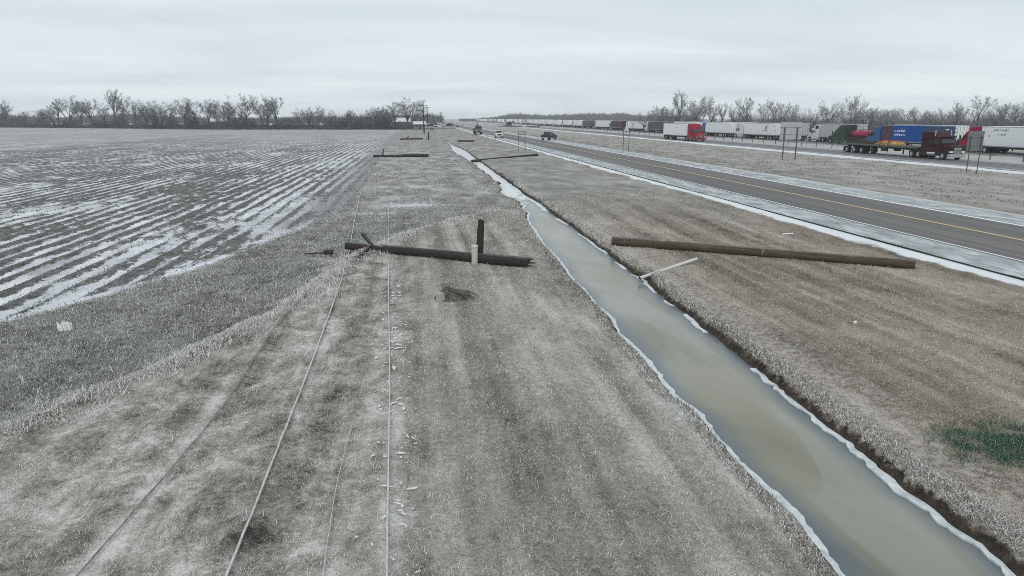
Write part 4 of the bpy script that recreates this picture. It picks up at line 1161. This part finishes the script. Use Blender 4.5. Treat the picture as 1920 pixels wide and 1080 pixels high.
# green tractor pulling a red tank
e = empty("tanker_truck", (XQ, 141.3, 0)); tag(e, "dark green tractor pulling a small glossy red tank", "truck", "semi trucks stopped in the queue")
tractor(e, C_green, 3.9, 2, "aero", C_green, length=6.6)
tk = MB(); tk.tube([(0, -7.3, 2.2), (0, -7.45, 2.2), (0, -7.8, 2.2), (0, -13.0, 2.2), (0, -13.3, 2.2), (0, -13.4, 2.2)], [.3, .6, .72, .72, .6, .3], 18); tk.build("tank", C_tank, e)
MB().box(-1.0, 1.0, -13.0, -7.2, 1.15, 1.45).build("tank_frame", M_under, e)
MB().box(-.3, .3, -10.6, -9.6, 2.9, 3.1).build("hatch", M_chrome, e)
for s in (-1, 1):
    for yy in (-11.0, -12.3): wheel(e, s * .95, yy, .51, .58)
    for yy in (-8.2,): wheel(e, s * .95, yy, .51, .58)
e = semi("semi_truck", XQ, 186.2, 1, "white tractor and white trailer with grey emblem, left of the large sign", C_white, M_wtrail, L=16.2, skirt=C_white, tskirt=False)
letters(e, -1.29, -16.6, 2.0, .42, (10,), M_mark, 1)
mb = MB()
for a, b_, c_, d_ in ((-18.6, -17.9, 2.5, 3.3), (-18.9, -18.7, 3.2, 3.55), (-17.8, -17.6, 2.7, 3.1)): mb.box(-1.304, -1.291, a, b_, c_, d_)
mb.build("emblem", M_mark, e)
e = semi("semi_truck", XQ, 212.0, 1, "blue tractor with white trailer bearing two small dark letters", C_blue, M_wtrail, L=16.0, skirt=C_blue)
letters(e, -1.29, -8.6, 3.1, .6, (2,), M_mark, 1)
# far lane ones seen between
e = semi("semi_truck", XF, 181.5, 1, "grey trailer partly hidden behind the large plain sign", C_grey, M_gtrail, L=16.2, ribs=False)
sl = MB()
for q in range(9): sl.box(-1.312, -1.292, -22.0, -6.1, 1.4 + q * .28, 1.43 + q * .28)
sl.build("side_slat", M_steel, e)
e = semi("semi_truck", XF, 156.0, 1, "white square-nosed tractor beyond the green one", C_white, M_gtrail, L=13.0, kind="square", roof=3.8)
MB().box(-1.255, -1.243, -4.9, -3.6, 2.9, 3.6).build("sleeper_window", M_glass, e)
semi("semi_truck", XF, 131.0, 1, "dark blue tractor behind the blue lettered trailer", C_navy, M_wtrail, L=15.5)
semi("semi_truck", XF, 108.0, 1, "white trailer hidden behind the nearest red tractor", C_white, M_gtrail, L=15.5)

# -- the rest of the queue runs to the horizon
rq = random.Random(5)
cabs = [C_white, C_white, C_grey, C_blue, C_red, C_white, C_navy, C_green]
def queue(X, y0, n, lane, special):
    y = y0
    for k in range(n):
        L = rq.choice([14.6, 15.2, 16.0, 16.2]); c_ = rq.choice(cabs); m_ = rq.choice([M_wtrail, M_wtrail, M_wtrail, M_gtrail])
        det = 2 if y < 330 else 1
        nm = {id(C_white): "white", id(C_grey): "grey", id(C_blue): "blue", id(C_red): "red", id(C_navy): "navy", id(C_green): "green"}[id(c_)]
        tn = "white" if m_ is M_wtrail else "grey"
        if k in special: m_, tn = special[k]
        y += 5.95 + L
        lab = f"{nm} tractor with {tn} trailer, {ordinal(k)} truck farther back in the {lane} lane"
        semi("semi_truck", X + rq.uniform(-.15, .15), y, 1, lab, c_, m_, L=L, detail=det)
        y += rq.uniform(2.5, 9.0) if y < 700 else rq.uniform(4, 30)
queue(XQ, 215.5, 34, "near", {0: (M_wtrail, "white"), 1: (C_dgreen, "dark green"), 3: (C_maroon, "maroon"), 5: (C_dgreen, "dark green")})
queue(XF, 186.0, 14, "far", {2: (C_navy, "navy")})

# ------------------------------------------------------------------ pickups and utility trucks
def pickup(name, x, y, rz, label, mat, group, cat="pickup", z=0.25, detail=2, cap=False):
    """crew-cab pickup facing +Y, centre at origin; length 5.8"""
    e = empty(name, (x, y, z), rz); tag(e, label, cat, group)
    bd = MB()
    st = [(2.88, .80, .55, .98, .08), (2.80, .95, .50, 1.12, .1), (2.35, 1.0, .46, 1.20, .1), (2.33, 1.0, .92, 1.20, .1), (1.38, 1.0, .92, 1.25, .1), (1.36, 1.0, .42, 1.25, .08),
          (-1.25, 1.0, .42, 1.25, .08), (-1.27, 1.0, .92, 1.25, .06), (-2.22, 1.0, .92, 1.25, .06), (-2.24, 1.0, .52, 1.25, .06), (-2.85, .98, .55, 1.22, .06)]
    bd.loft([ring_pts(hw, z0, z1, yy, .1, c) for yy, hw, z0, z1, c in st]); b = bd.build("body", mat, e)
    cb = MB(); cs = [(1.15, .92, 1.2, 1.27, .04), (.45, .84, 1.2, 1.86, .12), (.1, .82, 1.2, 1.93, .14), (-1.0, .82, 1.2, 1.92, .14), (-1.28, .84, 1.2, 1.80, .12), (-1.42, .9, 1.2, 1.27, .04)]
    cb.loft([ring_pts(hw, z0, z1, yy, .05, c) for yy, hw, z0, z1, c in cs]); cb.build("cabin", mat, e)
    w = MB(); w.add([(-.80, 1.12, 1.32), (.80, 1.12, 1.32), (.72, .52, 1.83), (-.72, .52, 1.83), (-.80, 1.05, 1.28), (.80, 1.05, 1.28), (.72, .45, 1.79), (-.72, .45, 1.79)],
                    [(0, 1, 2, 3), (7, 6, 5, 4), (0, 4, 5, 1), (1, 5, 6, 2), (2, 6, 7, 3), (3, 7, 4, 0)]); w.build("windscreen", M_glass, e)
    w = MB(); w.add([(-.74, -1.41, 1.36), (.74, -1.41, 1.36), (.70, -1.31, 1.78), (-.70, -1.31, 1.78), (-.74, -1.34, 1.36), (.74, -1.34, 1.36), (.70, -1.24, 1.78), (-.70, -1.24, 1.78)],
                    [(3, 2, 1, 0), (4, 5, 6, 7), (0, 1, 5, 4), (1, 2, 6, 5), (2, 3, 7, 6), (3, 0, 4, 7)]); w.build("rear_window", M_glass, e)
    for s in (-1, 1):
        for (a, b_) in ((.75, -.28), (-.36, -1.12)):
            q = [(a, 1.32), (b_, 1.32), (b_ + (.04 if b_ < -1 else 0), 1.76), (a - (.34 if a > .5 else 0), 1.76)]
            w = MB(); w.loft([[(s * .80, yy, zz) for yy, zz in q], [(s * (.955 if zz < 1.5 else .885), yy, zz) for yy, zz in q]]); w.build("side_window", M_glass, e)
        MB().box(min(s*.98, s*1.18), max(s*.98, s*1.18), .78, .90, 1.22, 1.45).build("mirror", M_black, e)
        MB().box(min(s*.60, s*.92), max(s*.60, s*.92), 2.80, 2.87, .86, 1.04).build("headlight", M_lamp, e)
        MB().box(min(s*.82, s*.97), max(s*.82, s*.97), -2.89, -2.84, .85, 1.15).build("tail_light", M_red, e)
        for yy in (1.86, -1.75): wheel(e, s * .87, yy, .40, .27)
    MB().box(-.55, .55, 2.84, 2.90, .68, 1.04).build("grille", M_black, e)
    MB().box(-.98, .98, 2.82, 2.97, .42, .64).build("front_bumper", M_chrome, e); MB().box(-.95, .95, -2.99, -2.86, .46, .66).build("rear_bumper", M_chrome, e)
    MB().box(-.86, .86, -2.80, -1.50, 1.24, 1.275).build("bed_floor", M_black, e)
    if cap:
        for s in (-1, 1): MB().box(min(s*.7, s*1.0), max(s*.7, s*1.0), -2.7, -1.5, 1.28, 1.62).build("tool_box", mat, e)
        MB().box(-.5, .5, -.25, -.05, 1.93, 2.03).build("beacon_bar", paint("amber", (.6, .3, .03), .3), e)
    return e
C_pblack = paint("pickup_black", (.012, .013, .015), .2, spec=.6)
C_pwhite = paint("pickup_white", (.62, .63, .64), .3, spec=.5)
pickup("pickup_truck", 20.6, 184.0, math.pi - .05, "white pickup driving towards us on the near shoulder", C_pwhite, "vehicles on the frontage road", cap=True)
pickup("pickup_truck", 30.3, 164.5, -.55, "black pickup pulled over on the far side of the frontage road", C_pblack, "vehicles on the frontage road")
# digger derrick truck
e = empty("derrick_truck", (18.6, 226, .2), math.pi); tag(e, "dark utility derrick truck with high wheels ahead of the white pickup", "utility truck", "vehicles on the frontage road")
M_ucream = paint("utility_dark", (.10, .095, .085), .5, dirt=.4)
mb = MB(); mb.loft([ring_pts(hw, z0, z1, y, .1, c) for y, hw, z0, z1, c in ((3.6, .95, .7, 1.5, .1), (3.4, 1.0, .7, 1.75, .12), (2.3, 1.05, .7, 1.85, .1), (1.9, 1.08, .7, 2.55, .14), (.9, 1.1, .7, 2.6, .14), (.6, 1.1, .7, 2.55, .1))]); mb.build("cab", M_ucream, e)
MB().box(-.85, .85, 2.05, 2.35, 1.9, 2.4).build("windscreen", M_glass, e)
MB().box(-1.2, 1.2, -3.6, .4, 1.05, 1.9).build("utility_body", M_ucream, e)
MB().box(-1.1, -.5, -3.0, -.2, 1.91, 2.6).build("pole_rack", M_black, e)
MB().tube([(.1, -2.6, 1.9), (.1, -2.6, 2.9)], .32, 10).build("turret", M_black, e)
bm_ = MB(); beam(bm_, (.1, -2.8, 2.75), (.25, 3.2, 3.1), .42, .42); bm_.build("boom", paint("boom_grey", (.2, .2, .19), .5), e)
bm_ = MB(); bm_.tube([(.2, 2.6, 3.3), (.3, 1.4, 3.5)], .12, 8); bm_.build("winch", M_black, e)
for s in (-1, 1):
    MB().box(min(s*1.0, s*1.28), max(s*1.0, s*1.28), -3.4, -3.1, .35, 1.6).build("outrigger", M_black, e)
    MB().box(min(s*.55, s*.9), max(s*.55, s*.9), 3.5, 3.64, 1.0, 1.22).build("headlight", M_lamp, e)
    for yy in (2.7, -1.6, -2.8): wheel(e, s * .95, yy, .55, .42)
MB().box(-1.1, 1.1, 3.5, 3.75, .6, .95).build("bumper", M_black, e)
# work vehicles gathered at the side road
GP = "work vehicles gathered at the side road"
pickup("pickup_truck", 10.8, 372, R(75), "white pickup nearest the side road ditch in the work convoy", C_pwhite, GP, z=.55)
pickup("pickup_truck", 14.9, 432, R(60), "white pickup at the back of the work convoy", C_pwhite, GP, z=.55, cap=True)
pickup("pickup_truck", 18.0, 408, R(20), "white pickup facing away behind the equipment trailer", C_pwhite, GP, z=.55)
pickup("pickup_truck", 6.4, 385, R(80), "dark pickup at the left end of the work convoy", C_pblack, GP, z=.55)
pickup("pickup_truck", 9.5, 430, R(70), "dark pickup behind the white one in the work convoy", C_pblack, GP, z=.55)
pickup("pickup_truck", 16.2, 395, R(85), "dark pickup beside the equipment trailer in the convoy", C_pblack, GP, z=.55)
e = empty("equipment_trailer", (20.5, 385, .35), R(80)); tag(e, "dark low equipment trailer with stakes at the road end", "trailer", GP)
MB().box(-1.2, 1.2, -3.2, 3.2, .75, .95).build("deck", M_black, e)
for s in (-1, 1):
    for yy in (-.6, .4): wheel(e, s * 1.0, yy, .4, .3)
    for yy in (-2.8, 0, 2.8): MB().box(min(s*1.12, s*1.2), max(s*1.12, s*1.2), yy, yy + .1, .955, 2.2).build("stake", M_black, e)
e = empty("bucket_truck", (16.5, 455, .3), R(10)); tag(e, "grey bucket truck with folded boom behind the work convoy", "utility truck", GP)
MB().loft([ring_pts(hw, .7, z1, y, .1, .1) for y, hw, z1 in ((3.2, .95, 1.6), (2.2, 1.05, 1.8), (1.8, 1.08, 2.5), (.6, 1.1, 2.55))]).build("cab", C_grey, e)
MB().box(-1.15, 1.15, -3.4, .5, .95, 1.9).build("utility_body", C_grey, e); MB().box(-.85, .85, 1.9, 2.25, 1.85, 2.35).build("windscreen", M_glass, e)
bm_ = MB(); beam(bm_, (0, -2.5, 2.0), (0, 2.5, 3.2), .35, .35); beam(bm_, (0, 2.5, 3.2), (0, -1.5, 3.7), .3, .3); bm_.build("boom", C_grey, e)
MB().box(-.5, .5, -2.4, -1.5, 3.2, 4.2).build("bucket", C_pwhite, e)
for s in (-1, 1):
    for yy in (2.4, -1.8): wheel(e, s * .95, yy, .5, .4)
# backhoe on the highway edge
e = empty("backhoe", (58.5, 462, .0), R(120)); tag(e, "dark backhoe standing at the highway edge far ahead", "digger")
MB().loft([ring_pts(hw, .8, z1, y, .1, .1) for y, hw, z1 in ((2.2, .6, 1.6), (.6, .7, 1.8), (.4, .8, 2.9), (-1.2, .8, 2.9), (-1.5, .75, 1.6))]).build("body", M_black, e)
bm_ = MB(); beam(bm_, (0, -1.6, 1.2), (0, -3.2, 3.4), .35, .4); beam(bm_, (0, -3.2, 3.4), (0, -5.4, 1.2), .3, .35); bm_.build("boom", M_black, e)
MB().box(-1.1, 1.1, 3.2, 4.0, .2, 1.0).build("bucket", C_grey, e); bm_ = MB(); beam(bm_, (.7, .8, 1.2), (.7, 3.3, .7), .2, .25); beam(bm_, (-.7, .8, 1.2), (-.7, 3.3, .7), .2, .25); bm_.build("loader_arm", M_black, e)
for s in (-1, 1): wheel(e, s * .95, -.6, .8, .5); wheel(e, s * .85, 1.6, .5, .4)
# side road embankment
mb = MB(); ring = []
for x in np.linspace(-3, 19.5, 12):
    y0 = 342 + .9 * (x + 3); h = .28 + .22 * min(1, max(0, (15 - x) / 18)); ring.append([(x, y0 - 7, -.15), (x, y0, h), (x, y0 + 120, h), (x, y0 + 126, -.15)])
mb.loft(ring, smooth=False)
t = NT("embankment"); n = t.noise(t.scale(t.pos(), (.3, .3, 1)), 1, 4)
up = t.sep(t.n("ShaderNodeNewGeometry").outputs["Normal"])[2]
t.col(t.mix(t.step(up, .9985, .9998), t.ramp(n, [(.3, (.07, .085, .075)), (.7, (.14, .16, .145))]), (.26, .255, .25)))
tag(mb.build("side_road", t.m), kind="structure")
cu = MB(); cu.tube([(6.2, 337, .0), (6.2, 348, .0)], .9, 12); o = cu.build("culvert_pipe", M_darksteel); tag(o, "dark culvert mouth under the side road", "culvert")
# ================================================================== grass: real blades where the camera stands close
def blade_mesh(name, x, y, z0, L, w, tilt, mat, rnd, label, bendy=0.0, extra=None):
    n = len(x); az = rng.uniform(0, 2 * math.pi, n); sw = rng.uniform(0, 2 * math.pi, n)
    dx = np.cos(az) * np.sin(tilt) * L; dy = np.sin(az) * np.sin(tilt) * L; dz = np.cos(tilt) * L
    wx = np.cos(sw) * w * .5; wy = np.sin(sw) * w * .5
    P0 = np.stack([x - wx, y - wy, z0], 1); P1 = np.stack([x + wx, y + wy, z0], 1)
    tip = np.stack([x + dx, y + dy, z0 + dz], 1)
    if bendy:
        m = np.stack([x + dx * .45, y + dy * .45, z0 + dz * .75], 1); tip[:, 2] -= dz * bendy
        Pm0 = m - np.stack([wx, wy, 0 * wx], 1) * .7; Pm1 = m + np.stack([wx, wy, 0 * wx], 1) * .7
        v = np.stack([P0, P1, Pm1, Pm0, tip], 1).reshape(-1, 3)
        b = np.arange(n)[:, None] * 5
        f = np.concatenate([b + [0, 1, 2], b + [0, 2, 3], b + [3, 2, 4]], 0); k = 5
    else:
        v = np.stack([P0, P1, tip], 1).reshape(-1, 3); f = np.arange(3 * n).reshape(-1, 3); k = 3
    at = dict(rnd=np.repeat(rnd, k))
    o = np_mesh(name, v, f, mat, at)
    tag(o, label, "grass", kind="stuff")
    return o
def scatter(n, ya, yb, xfun, power=1.55):
    """more blades close by: density falls with distance"""
    u = rng.random(n); e = 1 - power
    y = (ya ** e + u * (yb ** e - ya ** e)) ** (1 / e)
    a, b = xfun(y); x = a + (b - a) * rng.random(n)
    return x, y
t = NT("grass_blades"); c = frost_grass(t, t.attr("rnd")); t.col(c); t.rough(.9); t.spec(.1); M_bl = t.m
t = NT("weed_blades"); c = weed_col(t, t.attr("rnd")); t.col(c); t.rough(.9); t.spec(.1); M_wd = t.m
t = NT("tall_frost_blades"); r = t.attr("rnd")
t.col(t.ramp(r, [(.0, (.10, .095, .085)), (.25, (.27, .255, .235)), (.55, (.50, .49, .475)), (1.0, (.82, .815, .80))])); t.rough(.9); t.spec(.1); M_tl = t.m
t = NT("green_blades"); r = t.attr("rnd")
t.col(t.ramp(r, [(.0, (.015, .045, .022)), (.5, (.075, .16, .095)), (1.0, (.30, .36, .29))])); t.rough(.8); M_gr = t.m
t = NT("stubble"); r = t.attr("rnd")
t.col(t.ramp(r, [(.0, (.03, .03, .032)), (.6, (.10, .10, .105)), (1.0, (.5, .52, .54))])); M_st = t.m

def keep(x, y, m): return x[m], y[m]
# mown verge, left of the ditch
N = 460000
x, y = scatter(N, 4.5, 40, lambda y: (np.maximum(Xborder(y) - .1, -.85 * y - 3), XL(y) - .12))
m = (rng.random(N) < .15 + .75 * vnoise(x * 3.2, y * 3.2)); x, y = keep(x, y, m); n = len(x)
k = 1 + y / 16
blade_mesh("frosted_grass", x, y, zt(x, y) - .005, rng.gamma(2.2, .016, n).clip(.012, .11) * k ** .8, rng.uniform(.0032, .0075, n) * k, rng.uniform(.7, 1.5, n), M_bl, rng.random(n) ** 1.25, "short frosted dormant grass of the mown verge left of the ditch")
# right verge
N = 380000
x, y = scatter(N, 4.5, 48, lambda y: (XR(y) + .2, np.minimum(18.2, 1.35 * y + 5)))
m = (rng.random(N) < .15 + .75 * vnoise(x * 3.0 + 5, y * 3.0)); x, y = keep(x, y, m); n = len(x)
k = 1 + y / 16
blade_mesh("frosted_grass", x, y, zt(x, y) - .005, rng.gamma(2.2, .018, n).clip(.012, .12) * k ** .8, rng.uniform(.0032, .0075, n) * k, rng.uniform(.7, 1.5, n), M_bl, rng.random(n) ** 1.25, "brown frosted grass between the ditch and the road")
# tussocks: thicker tufts that stand out of the turf
def tufts(nT, ya, yb, xfun, label, mat, hmax):
    cx_, cy_ = scatter(nT, ya, yb, xfun, 1.5); kk = rng.integers(8, 22, nT); tone = rng.random(nT)
    x = np.repeat(cx_, kk); y = np.repeat(cy_, kk); n = len(x); rad = np.repeat(rng.uniform(.02, .08, nT), kk) * (1 + y / 40)
    x = x + rng.normal(0, 1, n) * rad; y = y + rng.normal(0, 1, n) * rad
    r = np.clip(np.repeat(tone, kk) * .75 + rng.random(n) * .35, 0, 1); kz = 1 + y / 22
    hs = np.repeat(rng.uniform(.4, 1.0, nT), kk) * hmax
    blade_mesh("grass_tufts", x, y, zt(x, y) - .01, hs * rng.uniform(.5, 1, n), rng.uniform(.004, .009, n) * kz, rng.uniform(.5, 1.4, n), mat, r, label, .5)
tufts(7000, 5, 40, lambda y: (np.maximum(Xborder(y), -.85 * y - 3), XL(y) - .3), "small uneven tufts standing out of the left verge", M_bl, .11)
tufts(7000, 5, 48, lambda y: (XR(y) + .35, np.minimum(18.2, 1.35 * y + 5)), "small uneven tufts standing out of the right verge", M_bl, .12)
tufts(5000, 9, 44, lambda y: (np.maximum(Xfield(y), -.9 * y - 3), np.minimum(Xborder(y), XL(y) - .4)), "matted weed tufts between verge and field", M_wd, .24)
# fringe hanging over the right bank and left lip
N = 18000
x, y = scatter(N, 4.5, 60, lambda y: (XR(y) + .16, XR(y) + .5)); n = N; k = 1 + y / 20
blade_mesh("bank_grass", x, y, zt(x, y) - .01, rng.uniform(.05, .13, n) * k ** .5, rng.uniform(.004, .009, n) * k, rng.uniform(.5, 1.3, n), M_tl, rng.random(n) ** .8, "longer frosted grass overhanging the earth bank of the ditch", .5)
N = 8000
x, y = scatter(N, 4.5, 60, lambda y: (XL(y) - .55, XL(y) - .22)); n = N; k = 1 + y / 20
blade_mesh("bank_grass", x, y, zt(x, y) - .01, rng.uniform(.05, .12, n) * k ** .5, rng.uniform(.005, .010, n) * k, rng.uniform(.5, 1.3, n), M_tl, rng.random(n) ** 1.6, "frosted grass on the left lip of the ditch", .5)
# tall line along the border of the weeds
N = 90000
y = rng.uniform(6, 40.5, N) ; y = 6 + (y - 6) * rng.random(N) ** .25
off = rng.normal(0, .26, N) * (.4 + 1.3 * vnoise(y * 1.2, 5.0)); x = Xborder(y) + off + .5 * (vnoise(y * .8, 9.0) - .5)
m = rng.random(N) < -.1 + 1.3 * vnoise(x * 3.1, y * 2.3); x, y = keep(x, y, m); n = len(x); k = 1 + y / 22
blade_mesh("tall_grass", x, y, zt(x, y) - .01, rng.uniform(.08, .26, n) * (.4 + 1.0 * vnoise(y * 1.7, 15.0)), rng.uniform(.005, .010, n) * k, np.abs(rng.normal(.85, .35, n)), M_tl, rng.random(n) ** .42, "tall pale frosted grass along the edge of the weeds", .55)
# weeds
N = 190000
x, y = scatter(N, 8.5, 44, lambda y: (np.maximum(Xfield(y) - .2, -.9 * y - 3), np.minimum(Xborder(y), XL(y) - .4)), 1.3)
m = (rng.random(N) < 1.6 * vnoise(x * 1.9, y * 1.5) ** 1.8 + .08); x, y = keep(x, y, m); n = len(x); k = 1 + y / 20
blade_mesh("weeds", x, y, zt(x, y) - .01, rng.uniform(.05, .17, n), rng.uniform(.004, .010, n) * k, rng.uniform(.7, 1.5, n), M_wd, rng.random(n), "tangled grey-green weeds between verge and field", .6)
# pale dead stems among them
N = 1500
x, y = scatter(N, 10, 42, lambda y: (np.maximum(Xfield(y), -.9 * y - 3), Xborder(y)), 1.2); k = 1 + y / 20
blade_mesh("dead_stems", x, y, zt(x, y), rng.uniform(.15, .40, N), rng.uniform(.005, .009, N) * k, rng.uniform(.7, 1.45, N), M_tl, .3 + .7 * rng.random(N), "pale dead stems lodged among the weeds", .5)
# rough land further on, both sides of the ditch
N = 60000
x, y = scatter(N, 36, 120, lambda y: (Xfield(y) - 2.5, XL(y) - .4), 1.6)
m = rng.random(N) < 1.5 * vnoise(x * .9, y * .5) ** 2 * np.clip((x - Xfield(y) + 2.5) / 2.5, 0, 1); x, y = keep(x, y, m); N = len(x); k = 1 + y / 18
blade_mesh("rough_grass", x, y, zt(x, y), rng.uniform(.05, .16, N), rng.uniform(.006, .012, N) * k, rng.uniform(.6, 1.4, N), M_tl, .75 * rng.random(N) ** 1.6, "rough frosted tussocks beyond the mown verge")
# median tussocks
N = 30000
x, y = scatter(N, 28, 220, lambda y: (np.full_like(y, 32.5), np.full_like(y, 57.5)), 1.3)
m = vnoise(x * .8, y * .35) > .5; x, y = keep(x, y, m); n = len(x); k = 1 + y / 18
blade_mesh("median_grass", x, y, zt(x, y), rng.uniform(.08, .25, n), rng.uniform(.012, .02, n) * k, rng.uniform(.5, 1.4, n), M_tl, .55 * rng.random(n) ** 1.5, "dry tussocks on the strip between road and highway")
# green patch
N = 22000
a = rng.uniform(0, 6.28, N); r_ = np.sqrt(rng.random(N)); r_ = r_ * rng.uniform(.4, 1.5, N); xx = 9.75 + 1.15 * r_ * np.cos(a); yy = 9.4 + .72 * r_ * np.sin(a)
m = rng.random(N) < (1.8 * (vnoise(xx * 3.3, yy * 5) - .16)); x, y = keep(xx, yy, m); n = len(x)
blade_mesh("green_grass", x, y, zt(x, y) - .005, rng.uniform(.06, .16, n), rng.uniform(.005, .009, n), rng.uniform(.3, 1.2, n), M_gr, rng.random(n) ** 1.2, "bright green tuft of fresh grass on the right verge", .5)
# stubble in the field
N = 60000
x, y = scatter(N, 12, 75, lambda y: (np.maximum(-.95 * y - 4, -70) + 0 * y, Xfield(y) - .05), 1.25)
m = (np.sin(2 * math.pi * x / ROWP) > -.1) | (rng.random(N) < .25); x, y = keep(x, y, m); n = len(x); k = 1 + y / 16
blade_mesh("stubble", x, y, zt(x, y), rng.uniform(.03, .10, n), rng.uniform(.006, .013, n) * k, rng.uniform(.2, 1.3, n), M_st, rng.random(n) ** 1.6, "dark cut stubble on the icy field rows")
# ================================================================== winter haze
t = bpy.data.materials.new("haze_air"); t.use_nodes = True; nt = t.node_tree; nt.nodes.clear()
o_ = nt.nodes.new("ShaderNodeOutputMaterial"); v_ = nt.nodes.new("ShaderNodeVolumePrincipled")
v_.inputs["Color"].default_value = (.93, .97, 1.0, 1); v_.inputs["Density"].default_value = 0.00028; v_.inputs["Anisotropy"].default_value = 0.0
nt.links.new(v_.outputs[0], o_.inputs["Volume"])
hz = MB().box(-2450, 2450, -70, 3420, -1.9, 24).build("haze", t)
tag(hz, "pale winter haze over fields and highway", "haze", kind="stuff")
